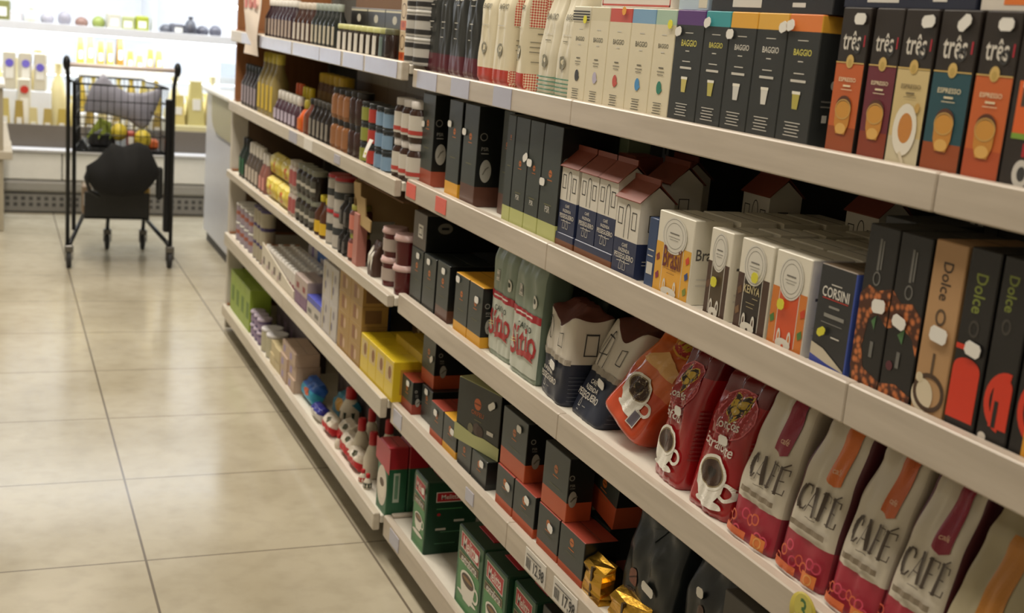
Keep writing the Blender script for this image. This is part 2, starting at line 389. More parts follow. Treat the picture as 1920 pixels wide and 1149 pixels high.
b = MB(); b.box(-3.6, 4.2, -2.5, 10.2, 3.2, 3.3, CEIL); struct(b.build('ceiling'))
b = MB(); b.box(-3.7, 4.3, 10.1, 10.2, 0, 3.2, WALL); struct(b.build('wall_back'))
b = MB(); b.box(-3.7, -3.6, -2.5, 10.1, 0, 3.2, WALL); struct(b.build('wall_left'))
b = MB(); b.box(4.2, 4.3, -2.5, 10.1, 0, 3.2, WALL); struct(b.build('wall_right'))
b = MB(); b.box(-3.7, 4.3, -2.6, -2.5, 0, 3.2, WALL); struct(b.build('wall_front'))
# ================================================================== shelving units
RAIL = wood('B9AD9D', 'CABEAE', .36); RAILF = wood('BEB4A2', 'CEC5B6', .36); BOARD = M('DCD6C8', .45); POST = M('77756F', .4, .5); BACK = M('35342F', .8); WOODP = wood('7A4D2A', '8C5C36', .5, 2); KICK = M('4A463F', .6)
TAG_SHEEN = M('B7B7C6', .2); CORAL = M('E2695C', .45); PAPER = M('DDD8CF', .6); INK = M('2B2A2A', .6); GREYINK = M('77736C', .6)  # lavender tag colour has the cool fridge light's reflection painted in
TOPS = ['top', 'second', 'third', 'fourth', 'bottom']
def unit(name, label, y0, y1, xf, rails, railm, posts, joints, tags, endpanel=False):
    u = empty(name, (xf, y1, 0)); tag(u, label, 'shelves')
    def P(nm, mb, par=u):
        o = mb.build(nm); o.parent = par
        o.matrix_parent_inverse = Matrix.Translation(u.location).inverted() if par is u else Matrix.Identity(4)
        return o
    for i, (zt, zb) in enumerate(rails):
        b = MB(); b.box(xf+.0205, 1.415, y0, y1, zt-.03, zt-.0067, BOARD, .002)
        for yy in posts: b.hexa([(1.41, yy-.015, zt-.09), (1.41, yy+.015, zt-.09), (1.40, yy+.015, zt-.09), (1.40, yy-.015, zt-.09), (1.05, yy-.015, zt-.045), (1.05, yy+.015, zt-.045), (1.05, yy+.015, zt-.031), (1.05, yy-.015, zt-.031)], POST) if 0 else b.box(1.08, 1.41, yy-.012, yy+.012, zt-.045, zt-.0305, POST)
        s = P('shelf', b)
        js = [y0]+joints.get(i, [])+[y1]
        for a, c in zip(js, js[1:]):
            r = MB(); r.box(xf, xf+.02, a+.0006, c-.0006, zb, zt, railm, .0022); r.build('front_rail', s)
        if i == 4 or endpanel:
            r = MB(); r.box(xf+.021, 1.40, y1-.018, y1-.0008, zt-.0055, zt+.004, WOODP if endpanel else railm, .002); r.build('end_lip', s)
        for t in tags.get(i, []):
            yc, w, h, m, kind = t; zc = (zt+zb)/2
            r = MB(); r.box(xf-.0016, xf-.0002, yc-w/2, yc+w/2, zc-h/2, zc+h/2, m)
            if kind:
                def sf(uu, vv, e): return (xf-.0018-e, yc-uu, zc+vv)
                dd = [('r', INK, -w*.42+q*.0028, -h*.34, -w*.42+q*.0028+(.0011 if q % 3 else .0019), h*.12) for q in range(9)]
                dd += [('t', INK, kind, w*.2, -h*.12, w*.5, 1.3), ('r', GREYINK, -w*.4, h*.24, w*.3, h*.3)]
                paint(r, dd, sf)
            o = r.build('price_tag', s)  # lavender plates: plastic label strips, tinted to imitate fridge light along the rail
            if m is CORAL: o['label'] = 'coral red price tag'
    b = MB(); b.box(1.416, 1.43, y0, y1, .02, 1.75, BACK); P('back_panel', b)
    for yy in posts:
        b = MB(); b.box(1.385, 1.4155, yy-.014, yy+.014, .01, 1.72, POST)
        for k in range(34): b.box(1.3845, 1.3851, yy-.003, yy+.003, .06+k*.05, .085+k*.05, BACK)
        P('upright', b)
    b = MB(); b.box(1.06, 1.075, y0, y1, 0.001, rails[-1][1]+.02, KICK); P('kick_plate', b)
    return u
NR = [(1.335, 1.289), (1.0575, 1.0035), (.7525, .699), (.4525, .393), (.1265, .066)]
FR = [(1.35, 1.303), (1.049, 1.005), (.742, .710), (.458, .401), (.126, .076)]
unit('shelving_unit', 'nearer wooden-railed shelving unit stocked with coffee', .25, 3.035, .982, NR, RAIL, [.6, 1.45, 2.42, 3.0],
     {0: [1.1, 2.08], 1: [1.2, 2.13], 2: [1.15, 2.01], 3: [1.2, 2.2], 4: [1.3, 2.2]},
     {0: [(2.92, .15, .042, TAG_SHEEN, ''), (2.68, .12, .042, TAG_SHEEN, ''), (2.42, .10, .042, TAG_SHEEN, '')], 4: [(2.93, .08, .04, TAG_SHEEN, '')],
      1: [(2.985, .075, .036, CORAL, ''), (2.752, .075, .036, CORAL, '')],
      3: [(2.97, .07, .04, TAG_SHEEN, ''), (2.045, .10, .046, PAPER, '12,98'), (1.905, .105, .046, PAPER, '17,98'), (2.42, .05, .03, TAG_SHEEN, '')]})
uf = unit('shelving_unit', 'farther wooden-railed shelving unit stocked with jars and bottles', 3.05, 5.55, .957, FR, RAILF, [3.12, 4.3, 5.5],
     {0: [3.65], 1: [4.3], 2: [4.3], 3: [4.3], 4: [4.4]},
     {0: [(5.12, .34, .042, TAG_SHEEN, ''), (4.62, .56, .042, TAG_SHEEN, ''), (4.12, .38, .042, TAG_SHEEN, ''), (3.79, .26, .042, TAG_SHEEN, ''), (3.52, .22, .042, TAG_SHEEN, ''), (3.24, .3, .042, TAG_SHEEN, '')],
      1: [(4.25, .12, .036, TAG_SHEEN, ''), (4.02, .12, .036, PAPER, ''), (3.64, .07, .026, TAG_SHEEN, '')]}, True)
b = MB(); b.box(1.0, 1.43, 5.552, 5.575, 1.05, 1.75, WOODP); b.box(.985, 1.05, 5.5505, 5.575, 1.05, 1.62, WOODP, .004)
e = b.build('end_panel'); e.parent = uf; e.matrix_parent_inverse = Matrix.Translation(uf.location).inverted(); e['label'] = 'orange brown wooden upper end panel'
b = MB(); b.box(.975, 1.05, 5.552, 5.578, .01, 1.048, M('C2BCB0', .45), .004); b.box(1.05, 1.43, 5.553, 5.575, .01, 1.048, M('5A4632', .6))
e = b.build('end_panel'); e.parent = uf; e.matrix_parent_inverse = Matrix.Translation(uf.location).inverted(); e['label'] = 'off-white lower end panel'
# pale paper hung on the far end of the top rail
b = MB(); rows = 8
v = []; f = []
for t in (0, .0012):
    for i in range(rows+1):
        for j in range(4): v.append((.952-t+.006*math.sin(i*.8+j), 5.20-j*.10, 1.268+i*.035))
n_ = (rows+1)*4
for i in range(rows):
    for j in range(3): a = i*4+j; f += [(a, a+1, a+5, a+4), (n_+a+4, n_+a+5, n_+a+1, n_+a)]
b.add(v, f, M('E5D6C6', .6), True)
for k in range(3): b.box(.9435, .9445, 4.94+k*.09, 5.0+k*.09, 1.45, 1.49, M('C8766C', .6))
tag(b.build('hanging_paper'), 'pale paper sheet hung in front of the far top shelf rail', 'paper')
# ================================================================== near unit: top shelf
A = 1.329; AX = 1.0065
DK = M('303231', .32); DK2 = M('1F1F21', .35); MAR = M('5A2530', .3); CRM = M('DDD3B6', .38); CRS = M('E2DAC2', .4)
RED = M('B23A2C', .4); REDC = check_mat('C24A38', 'E6D8BC', 260); GRNP = M('5E9079', .4); TXT = M('6B6758', .5); LT = M('CFCBC0', .5)
def fs(y0, y1): return (y0+y1)/2, y0-y1
ys = [3.052, 2.941, 2.862, 2.757, 2.670]
for i in range(4):
    yc, w = fs(ys[i], ys[i+1]); w -= .004
    dec = [('t', LT, 'BAGGIO', .002, .185, w*.6, 1.2), ('r', LT, -.008, .167, .008, .1685), ('r', LT, -.014, .126, .014, .128), ('r', LT, -.012, .112, .012, .1135), ('r', LT, -.012, .09, .006, .0915)]
    o = bag('coffee_bag', ['black coffee bag with maroon base, leftmost on the near top shelf', 'black coffee bag with maroon base and pink sticker, second from left', 'widest black coffee bag with maroon base, third from left', 'black maroon-based coffee bag beside the first cream red-patterned bag'][i],
            yc, A, w, .075, .30, 'sack', [(.17, MAR), (1, DK)], x=AX, front=dec, amp=.07, seed=i+3, group='black coffee bags on the top shelf')
    if i == 1: bag_sticker(o, -.018, .2, .4, h='E0708A', w=.016, hh=.012)
ys = [2.670, 2.571, 2.473, 2.387]
for i in range(3):
    yc, w = fs(ys[i], ys[i+1]); w -= .004
    dec = [('t', TXT, 'BAGGIO', 0, .17, w*.5, 1.2), ('r', TXT, -.012, .198, .012, .1995), ('r', LT, -.02, .128, .02, .13), ('e', M('8F8B79', .5), 0, .078, .014, .014), ('e', CRM, .003, .08, .007, .006)]
    sd = [('r', REDC, .008, .13, .07, .235), ('r', TXT, .03, .117, .055, .119), ('r', TXT, .015, .10, .06, .1015), ('r', TXT, .015, .09, .055, .0915), ('r', TXT, .015, .08, .06, .0815), ('r', TXT, .02, .06, .05, .0615)]
    o = bag('coffee_bag', ['cream coffee bag with red lower band beside the black bags', 'cream coffee bag with red lower band, middle of three', 'cream coffee bag showing a red dotted side panel'][i],
            yc, A, w, .078 if i < 2 else .085, .29, 'sack', [(.125, RED, REDC), (1, CRM, CRM)], x=AX, front=dec, side=sd, amp=.06, seed=i+11, group='cream red-patterned coffee bags', yaw=(0 if i < 2 else -.28))
    if i: bag_sticker(o, .0, .232, .1, h='E8D94A', w=.02, hh=.014)
ys = [2.324, 2.239, 2.158]
for i in range(2):
    yc, w = fs(ys[i], ys[i+1]); w -= .003
    dec = [('t', TXT, 'BAGGIO', 0, .155, w*.6, 1.2), ('r', LT, -.02, .12, .02, .1215), ('r', TXT, -.012, .108, .012, .1095), ('e', M('8F8B79', .5), 0, .068, .013, .013), ('e', CRM, .002, .07, .006, .005)]
    dec += [('r', GRNP, -w*.49, .004+k*.008, w*.49, .0065+k*.008) for k in range(5)]
    sd = [('r', GRNP, .004, .004+k*.008, .07, .0065+k*.008) for k in range(5)]
    bag('coffee_bag', ['cream coffee bag with green base lines beside the red-patterned bag', 'cream coffee bag with green base lines beside the cream cartons'][i], yc, A, w, .075, .25, 'taper', [(1, M('D8D0B8', .42))], x=AX, front=dec, side=sd, amp=.05, seed=i+21, group='cream green-lined coffee bags')
ys = [2.158, 2.084, 2.006, 1.922, 1.838, 1.769]
tops = ['D8D2BC', 'D3C9AA', 'C9564A', '7EA6C6', 'A9C3AE']; ics = ['3A3A38', 'B9B2C4', 'C4564A', '4A8FC4', '2E7F68']
for i in range(5):
    w = ys[i]-ys[i+1]-.0015; bm_ = M(tops[i], .45); ic = M(ics[i], .5)
    dec = [('t', TXT, 'BAGGIO', 0, .117, w*.5, 1.1), ('r', LT, -.008, .134, .008, .1355), ('r', LT, -.006, .106, .006, .1075), ('r', TXT, -.008, .081, .008, .083), ('r', TXT, -.012, .075, .012, .0762), ('r', TXT, -.010, .07, .010, .0712),
           ('e', ic, 0, .05, .008, .0105), ('p', ic, [(-.002, .055), (.012, .047), (.004, .04)])]+[('r', TXT, -.014+.002*(k % 2), .024-k*.0042, .014-.003*(k % 2), .0255-k*.0042) for k in range(5)]
    if i == 0: dec += [('r', INK, -w*.49, .150+k*.005, w*.49, .1525+k*.005) for k in range(4)]
    o = carton('capsule_carton', 'slim cream capsule carton with %s top band' % ['black striped', 'plain beige', 'coral red', 'light blue', 'pale green'][i], 'carton', ys[i], ys[i+1], A, .1755, .11, [(.86, CRM), (1, bm_)], x=AX, top=CRS, front=dec, group='cream capsule cartons on the top shelf')
    if i in (0, 4): stick(o, .02, .152, .003, .3, 'E6DF3A', .014, .014)
    if i == 2: stick(o, .016, .17, .003, .5, 'E9A23A', .014, .014)
ys = [1.769, 1.681, 1.609, 1.537, 1.461, 1.384]
tops = ['5A3576', '3E9AA0', 'E3A93B', 'E2AE46', 'E2803C']; cups = ['C9BC6A', 'BDB35A', 'D6D4CC', 'DAD7CC', 'B5A94E']
nam = ['purple', 'teal', 'deep yellow', 'paler yellow', 'orange']
for i in range(5):
    w = ys[i]-ys[i+1]-.0015; cm = M(cups[i], .5); c2 = M('D8CF62' if i in (0, 1, 4) else 'DAD6CA', .5)
    dec = [('t', c2, 'BAGGIO', .002, .125, w*.54, 1.1), ('r', LT, -.012, .14, .012, .1412), ('r', LT, -.006, .112, .006, .1135), ('r', LT, -.012, .096, .012, .0975), ('r', LT, -.017, .085, .018, .0885),
           ('p', cm, [(-.009, .072), (.009, .072), (.006, .049), (-.006, .049)]), ('r', M('F0ECDD', .5), -.0095, .069, .0095, .073)]+[('r', LT, -.018+.003*(k % 2), .030-k*.0044, .018-.004*(k % 2), .0312-k*.0044) for k in range(5)]
    sd = [('e', LT, .03, .085, .004, .006), ('r', GREYINK, .014, .062, .05, .064), ('r', GREYINK, .014, .055, .05, .057), ('r', LT, .018, .035, .026, .045), ('r', LT, .034, .035, .042, .045)]
    o = carton('capsule_carton', 'black capsule carton with %s top band and small cup picture' % nam[i], 'carton', ys[i], ys[i+1], A, .1755, .11, [(.87, DK), (1, M(tops[i], .42), M('E3A93B' if i == 4 else tops[i], .42))], x=AX, front=dec, side=sd, group='black capsule cartons on the top shelf')
    stick(o, [-.03, -.025, -.03, .03, -.03][i], [.142, .158, .143, .157, .160][i], .003, [.25, .35, .05, .35, .3][i], w=.019, hh=.014)
def cupd(u, v, s, cm, co, hs=1):
    return [('o', cm, u+hs*s*1.05, v-s*.35, s*.42, s*.4, s*.14), ('p', cm, [(u-s, v), (u+s, v), (u+s*.82, v-s*.75), (u+s*.45, v-s*1.15), (u-s*.45, v-s*1.15), (u-s*.82, v-s*.75)]),
            ('e', cm, u, v, s, s*.42), ('e', co, u, v-.02*s, s*.84, s*.32)]
TRM = M('2C2521', .35); GOLD = M('D2B26A', .35)
ys0 = [1.345, 1.279, 1.224, 1.161, 1.092]; ys1 = [1.287, 1.225, 1.165, 1.097, 1.035]
cols = ['C4602E', '6E2A36', 'D2BC86', '27505A', 'CA642F']; nam = ['orange', 'maroon', 'cream', 'teal', 'brighter orange']
for i in range(5):
    w = ys0[i]-ys1[i]-.001; cm = M(cols[i], .4); base = M(['9A4A22', '8A3A22', 'CFC4A4', '9A4A22', 'B5512A'][i], .4)
    lt = M('E8D9B4', .5) if i != 2 else M('7A6A4A', .5)
    dec = [('r', cm, -w*.49, .036, w*.49, .117), ('r', base, -w*.49, .002, w*.49, .036), ('t', M('D8D2C6', .5), 'três', -.002, .145, w*.62, 1.55), ('r', M('B8283A', .4), w*.38, .138, w*.42, .152),
           ('o', M('3A3A3A', .4), .010, .137, .007, .008, .003), ('r', GOLD, -w*.49, .1165, w*.49, .118), ('e', GOLD, 0, .119, .0075, .0085), ('e', M('BFA057', .4), 0, .117, .004, .005),
           ('t', lt, 'ESPRESSO', 0, .096, w*.6, .9), ('r', lt, -.007, .087, .008, .0893), ('r', lt, -.01, .083, .012, .0838)]
    if i == 2: dec += [('e', M('E9E3D3', .4), 0, .045, .021, .031), ('e', M('C9853F', .4), .001, .047, .0125, .018), ('s', M('D9CDB2', .4), [(-.002, .016), (.006, .004)], .005), ('e', M('C8A25A', .4), .017, .072, .004, .006)]
    else: dec += [('e', M('5B3320', .4), 0, .062, .0155, .014), ('p', M('C98A3A', .35), [(-.0155, .058), (.0155, .058), (.0145, .04), (.009, .027), (-.009, .027), (-.0145, .04)]), ('e', M('CF9440', .35), 0, .058, .0145, .011), ('e', M('E0B060', .35), 0, .034, .0105, .007), ('o', M('C9A05A', .4), 0, .0585, .016, .013, .0016)]
    o = carton('coffee_carton', 'tall brown-black coffee carton with %s lower panel and cup picture' % nam[i], 'carton', ys0[i], ys1[i], A, .186, .12, [(1, TRM)], x=AX, front=dec, group='brown-black coffee cartons on the top shelf')
    stick(o, [.012, None, .016, .01, .008][i], .172, .003, [0, 0, .1, .7, 0][i], w=.022, hh=.014) if i != 1 else None
dec = [('r', M('E1662B', .4), -.022, .06, .022, .115), ('r', M('4A4038', .4), -.016, .088, .010, .112), ('r', M('D8D4CC', .5), -.016, .108, .010, .114), ('r', M('7FA23B', .4), -.022, .054, .022, .06), ('r', M('B3242E', .4), -.003, .036, .002, .05), ('e', M('CFCBC2', .4), 0, .018, .012, .015), ('e', M('3A3A3A', .4), .001, .018, .006, .008)]
carton('coffee_carton', 'brown-black coffee carton with orange photo panel and white disc at frame edge', 'carton', 1.034, .972, A, .186, .12, [(1, TRM)], x=AX, front=dec)
carton('coffee_carton', 'plain brown-black coffee carton at right frame edge of top shelf', 'carton', .968, .905, A, .186, .12, [(1, TRM)], x=AX)
LY = [('white lying carton with red outline over the cream cartons', 2.06, 1.80, 'E3D9CC', 'C4564A'), ('pale blue lying carton over the purple-banded carton', 1.78, 1.69, 'B9CBD6', 'D8D2BC'), ('black lying carton with white label over the yellow-banded cartons', 1.68, 1.375, '27272A', 'D8D4CC'),
      ('navy lying carton with white labels over the tall brown cartons', 1.355, 1.115, '20263A', 'D8D4CC'), ('white lying carton with orange edge at top right corner', 1.11, .93, 'D8D0C4', 'E1762B')]
for i, (lb, a, c, h1, h2) in enumerate(LY):
    w = a-c; zt = A+(.1765 if i < 3 else .187); m2 = M(h2, .5)
    dec = [('f', m2, -w*.47, .004, w*.47, .052, .003)] if i == 0 else [('r', m2, -w*.3, .006, -w*.05, .018), ('r', m2, w*.2, .008, w*.3, .014)] if i > 1 else [('r', m2, w*.2, .003, w*.48, .05)]
    carton('lying_carton', lb, 'carton', a, c, zt, .06, .10, [(1, M(h1, .4))], x=AX+.006, front=dec)
for i, (a, h1) in enumerate([(2.16, 'D8CFB4'), (2.115, 'C9C0A4')]):
    pass
# ================================================================== near unit: second shelf
B = 1.0515; BX = 1.0065
GRN = M('383E3A', .4); BLK = M('171918', .35); BLK2 = M('222624', .3); OR = M('C8622F', .4); TER = M('A24E38', .4); YEL = M('DDA32F', .4); LIM = M('BCC07A', .42); LOGO = M('B9682C', .4); GRY = M('8C8A83', .5)
def emblem(u, v, s, m=None):
    m = m or LOGO; return [('e', m, u, v, s, s*.95), ('r', M('5A2F18', .4), u-s*.75, v-s*.12, u+s*.75, v+s*.12), ('r', m, u-s*1.4, v-s*1.75, u+s*1.4, v-s*1.5)]
def dark_box(label, y0, y1, z, h, d, bm_, bf, x=BX, side_logo=True, code='', st=None, topm=None, emb=.68, group='dark green coffee boxes', yaw=0, bside=None, pitch=0, lean=0):
    w = y0-y1
    dec = emblem(0, h*emb, min(w*.09, .009))
    dec += [('r', M('6C6A4A', .5), -w*.2, h*(emb-.275), w*.2, h*(emb-.265))]
    if code: dec += [('t', LT, code, 0, h*.27, w*.26, 1.2)]
    sd = []
    if side_logo:
        k = min(1, h/.2)
        sd = [('o', GRY, d*.08+.004*k, h*.70, .009*k, .009*k, .002), ('t', GRY, 'PSR', d*.1+.006*k, h*.58, .018*k), ('r', GRY, d*.1-.003*k, h*.53, d*.1+.015*k, h*.54), ('e', M('A3A197', .5), d*.12+.008*k, h*.36, .014*k, .026*k), ('s', M('6E6C62', .5), [(d*.12+.002, h*.33), (d*.12+.008, h*.38), (d*.12+.014, h*.40)], .003)]
    o = carton('coffee_box', label, 'box', y0, y1, z, h, d, [(bf, bm_, bside or bm_), (1, GRN, BLK)], x=x, top=topm or BLK2, front=dec, side=sd, group=group, yaw=yaw, pitch=pitch, lean=lean)
    if st: stick(o, st[0], st[1], .003, st[2] if len(st) > 2 else 0)
    return o
COPR = M('5B3A2E', .3)
dark_box('tall dark box with terracotta base band at left end of its shelf', 3.010, 2.912, B, .2275, .115, TER, .17, st=(-.03, .15))
dark_box('tall dark box with yellow base band and narrow gap before it', 2.808, 2.716, B, .2275, .115, YEL, .15, st=(-.03, .17), side_logo=False)
dark_box('tall dark box with copper brown base and grey oval on its side', 2.700, 2.606, B, .2275, .135, COPR, .2, st=(-.036, .162))
dark_box('dark box set back in shade beside the copper-based box', 2.535, 2.475, B, .2275, .10, COPR, .2, x=BX+.03)
dark_box('narrow dark box with white oval and lime base, first of the lime row', 2.434, 2.391, B, .2265, .10, LIM, .155, side_logo=False, emb=.8, group='lime-based dark boxes')
o = carton
ys = [2.390, 2.315, 2.243, 2.153]
for i in range(3):
    dark_box(['tall dark box with lime base beside the white-oval box', 'middle tall dark box with lime base band', 'tall dark box with lime base beside the first house-print carton'][i], ys[i]-.001, ys[i+1]+.001, B, .2265, .12, LIM, .155, code='PSR', st=[(.03, .148, .5), (-.02, .14), (-.03, .112)][i], emb=.58, group='lime-based dark boxes')
NAVY = M('27304F', .4); HW = M('D9D3C6', .45); ROOF = M('7E3D2B', .55); ROOFD = M('5B2C20', .5)
def windows(w, hb, hh, arch=0.):
    q = [('f', INK, -w*.40, hb+hh*.36, -w*.22, hb+hh*.74, .0016), ('f', INK, w*.20, hb+hh*.30, w*.38, hb+hh*.70, .0016)]
    ar = [(arch-w*.1, hb+.004)]+[(arch-w*.1*math.cos(PI*k/8), hb+hh*.66+hh*.2*math.sin(PI*k/8)) for k in range(9)]+[(arch+w*.1, hb+.004)]
    q += [('s', INK, ar, .0015)]
    return q
def pess(w, hb, k=1.0):
    return [('t', HW, 'CAFÉ', 0, hb-.0085*k, w*.24, 1), ('t', HW, 'FAZENDA', 0, hb-.0185*k, w*.48, 1), ('t', HW, 'PESSEGUEIRO', .001, hb-.029*k, w*.84, 1.15), ('s', LT, [(-w*.28, hb-.0385*k), (-w*.1, hb-.0375*k), (w*.1, hb-.0388*k), (w*.28, hb-.0378*k)], .0012)]
def house(label, y0, y1, z, hb, hw_, x, d=.065, dim=False):
    w = y0-y1-.002; b = MB(); c = .0015; h = hb+hw_; hr = .03
    x0, x1 = -w/2, w/2
    for z0, z1, m in ((0, hb, NAVY), (hb, h, HW)):
        b.add([(x0, 0, z0), (x1, 0, z0), (x1, d, z0), (x0, d, z0), (x0, 0, z1), (x1, 0, z1), (x1, d, z1), (x0, d, z1)], [(0, 1, 5, 4), (1, 2, 6, 5), (2, 3, 7, 6), (3, 0, 4, 7)], m)
    b.add([(x0, 0, 0), (x1, 0, 0), (x1, d, 0), (x0, d, 0)], [(3, 2, 1, 0)], NAVY)
    for xx, s in ((x0, 1), (x1, -1)): b.add([(xx, 0, h), (xx, d, h), (xx, d/2, h+hr*.86)], [(0, 1, 2)] if s > 0 else [(1, 0, 2)], HW)
    dec = windows(w, hb, hw_)+pess(w, hb)
    for q in (-.008, .006): dec += [('s', LT, [(q-.005, .017), (q-.006, .010), (q+.003, .010), (q+.004, .018), (q+.001, .026), (q-.002, .026), (q-.005, .017)], .0011)]
    paint(b, dec, lambda u, v, e: (u, -e, v))
    paint(b, [('f', INK, d*.3, hb+hw_*.3, d*.6, hb+hw_*.68, .0016), ('r', LT, d*.2, hb*.4, d*.5, hb*.42), ('r', LT, d*.2, hb*.5, d*.6, hb*.52)], lambda u, v, e: (x1+e, u, v))
    o = b.build('coffee_carton'); put(o, (y0+y1)/2, x, z); tag(o, label, 'carton', 'house-print coffee cartons')
    r = MB(); ov = .004; t = .0016
    for s in (0, 1):
        ya, yb = (-ov, d/2) if s == 0 else (d+ov, d/2); za = h-.002
        p = [(x0-ov, ya, za), (x1+ov, ya, za), (x1+ov, yb, h+hr), (x0-ov, yb, h+hr)]; p2 = [(a, b_, q+t) for a, b_, q in p]
        r.hexa(p+p2 if s == 0 else [p[1], p[0], p[3], p[2], p2[1], p2[0], p2[3], p2[2]], ROOF)
    r.box(x0-ov, x1+ov, d/2-.0012, d/2+.0012, h+hr-.001, h+hr+.010, ROOF)
    rr = r.build('roof_top', o); rr['label'] = 'terracotta gabled top'
    return o
FLAT = [('lying navy pack with orange end under the first house-print carton', 2.156, 2.074), ('lying navy pack under the middle pair of house-print cartons', 2.068, 1.912)]
for lb, a, c in FLAT:
    carton('lying_pack', lb, 'pack', a, c, B, .027, .09, [(.5, M('7A4A2C', .4)), (1, NAVY)], x=BX+.002)
ys = [2.153, 2.069]
house('raised house-print carton beside the lime-based boxes', 2.153, 2.077, B+.0275, .062, .066, BX+.004)
house('left raised house-print carton of the middle pair', 2.066, 1.991, B+.0275, .062, .066, BX+.004)
house('right raised house-print carton of the middle pair', 1.989, 1.914, B+.0275, .062, .066, BX+.004)
house('lower house-print carton standing beside the yellow medallion carton', 1.910, 1.824, B, .062, .072, BX+.002)
for i, (yc, xx, zz, lb) in enumerate([(1.93, 1.10, B, 'white house-print carton half hidden behind the yellow medallion carton'), (1.80, 1.22, B, 'house-print carton deep in shade behind the medallion cartons'), (1.60, 1.29, B, 'house-print carton at the back of the shelf in deep shade'), (2.02, 1.17, B, 'dark-roofed carton behind the raised house-print pair')]):
    house(lb, yc+.042, yc-.042, zz, .075, .085, xx)
carton('tea_box', 'pale green box standing behind the first house-print carton', 'box', 2.19, 2.12, B, .215, .05, [(1, M('8C9A7C', .45))], x=1.13, front=[('r', TER, -.02, .02, .02, .1)])
carton('coffee_box', 'terracotta-topped box standing tall behind the raised house-print pair', 'box', 2.10, 2.03, B, .19, .06, [(.7, NAVY), (1, ROOF)], x=1.10)
carton('coffee_pack', 'narrow blue pack squeezed left of the yellow medallion carton', 'pack', 1.800, 1.768, B, .115, .06, [(1, M('34486E', .4))], x=BX+.008, front=[('r', LT, -.01, .06, .01, .062), ('r', LT, -.01, .05, .008, .052), ('r', LT, -.01, .02, .01, .04)])
# yellow, brown, black and orange cartons with round medallion
MED = M('D9D5C9', .45); WH = M('E2DCCB', .42)
def cat_carton(label, y0, y1, outer, inner, word, wcol, st=None, x=BX, deco=None, yaw=0, key=None):
    w = y0-y1-.0015; h = .1345; iw = w*.27; o_ = M(outer, .4); i_ = M(inner, .38)
    dec = [('r', o_, -w*.49, .002, w*.49, .084), ('r', MED, -iw-.0015, .005, iw+.0015, .09), ('r', i_, -iw, .006, iw, .09), ('r', o_, -w*.49, .002, w*.49, .006)]
    for u, v, c in (deco or []): dec += [('p', M(c, .4), [(u*w-.005, v), (u*w+.004, v+.006), (u*w+.007, v-.004), (u*w-.002, v-.009)])]
    dec += [('e', MED, 0, .1, w*.34, .030), ('o', GREYINK, 0, .1, w*.31, .0272, .0007), ('o', GREYINK, 0, .1, w*.24, .021, .0006), ('r', GREYINK, -w*.13, .1025, w*.13, .1045), ('r', GREYINK, -w*.16, .097, w*.16, .0977), ('r', GREYINK, -w*.12, .093, w*.12, .0937)]
    if word: dec += [('t', M(wcol, .5), word, 0, .064, w*.5, 1.3 if len(word) < 6 else 1.8), ('r', M(wcol, .5), .004, .052, iw*.8, .0527), ('r', M(wcol, .5), -iw*.5, .044, iw*.5, .0446), ('r', M(wcol, .5), -iw*.4, .038, iw*.4, .0386)]
    for s in (-1, 1): dec += [('e', MED, s*iw*.55, .016, .0045, .012), ('e', o_, s*iw*.55, .015, .002, .008)]
    dec += [('e', MED, 0, .008, iw*.8, .008), ('e', i_, 0, .005, .003, .003)]
    side = [('t', M('5A5650', .5), word, .03, .08, .045, 1.2) if word else ('r', M('5A5650', .5), .012, .078, .05, .082), ('r', LT, .012, .03, .05, .032), ('r', LT, .012, .04, .05, .042)]
    o = carton('coffee_carton', label, 'carton', y0, y1, B, h, .07, [(1, WH)], x=x, front=dec, side=side, group='white-topped coffee cartons', key=key, yaw=0)
    if st: stick(o, st[0], st[1], .0045, 0, 'D9D23A', .016, .015)
    return o
CATS = [('yellow', 1.755, 1.640, 'E0A83A', 'E6A93E', 'Brasil', '6A2A2A', None, [(-.42, .06, '8A3A2A'), (-.40, .03, '8A2A4A'), (.40, .07, 'D2482A'), (.41, .045, '2E4A86'), (.4, .02, '7A8A3A')]),
        ('brown', 1.592, 1.530, '4A3325', '52432F', '', 'C9B48A', (-.002, .055), [(-.4, .05, '6B4A33')]),
        ('black', 1.507, 1.424, '4A3226', '2A211C', 'KENYA', 'C9B98A', (.008, .084), [(-.4, .06, '6A4A30'), (-.41, .03, '7A5A3A')]),
        ('orange', 1.418, 1.334, 'D0782F', 'D2542B', '', 'B2401E', (-.012, .062), [(-.42, .04, '4F7A3A'), (.41, .06, 'C8401E'), (.4, .03, '4F7A3A')])]
for nm, y0, y1, oc, ic, wd_, wc, st, deco in CATS:
    first = cat_carton('%s-panelled carton with round white medallion in the front row' % nm, y0, y1, oc, ic, wd_, wc, st, deco=deco, yaw=-.06)
    for k in range(3):
        r = first.copy(); COL.objects.link(r); r.location = (BX+.079*(k+1), (y0+y1)/2-.004*(k+1), B); r.rotation_euler = (0, 0, -PI/2)
        tag(r, '%s carton behind the %s-panelled medallion carton' % (['second', 'third', 'fourth'][k], nm), 'carton', 'white-topped coffee cartons')
dec = [('r', LT, -.011, .111, .011, .1125), ('t', M('E2DED4', .45), 'CORSINI', 0, .101, .056, 1.3), ('r', M('B0342C', .4), -.026, .0915, .028, .093), ('r', GRY, -.01, .081, .012, .084), ('r', GRY, -.018, .068, .024, .073), ('r', GRY, -.022, .06, .022, .061), ('r', LT, .002, .043, .02, .045),
       ('p', M('C9BFA8', .45), [(-.036, .03), (-.01, .026), (.036, .006), (.036, .0), (-.036, .006)]), ('p', M('3A4AA0', .4), [(-.036, .014), (.0, .008), (.036, .004), (.036, 0), (-.036, 0)])]
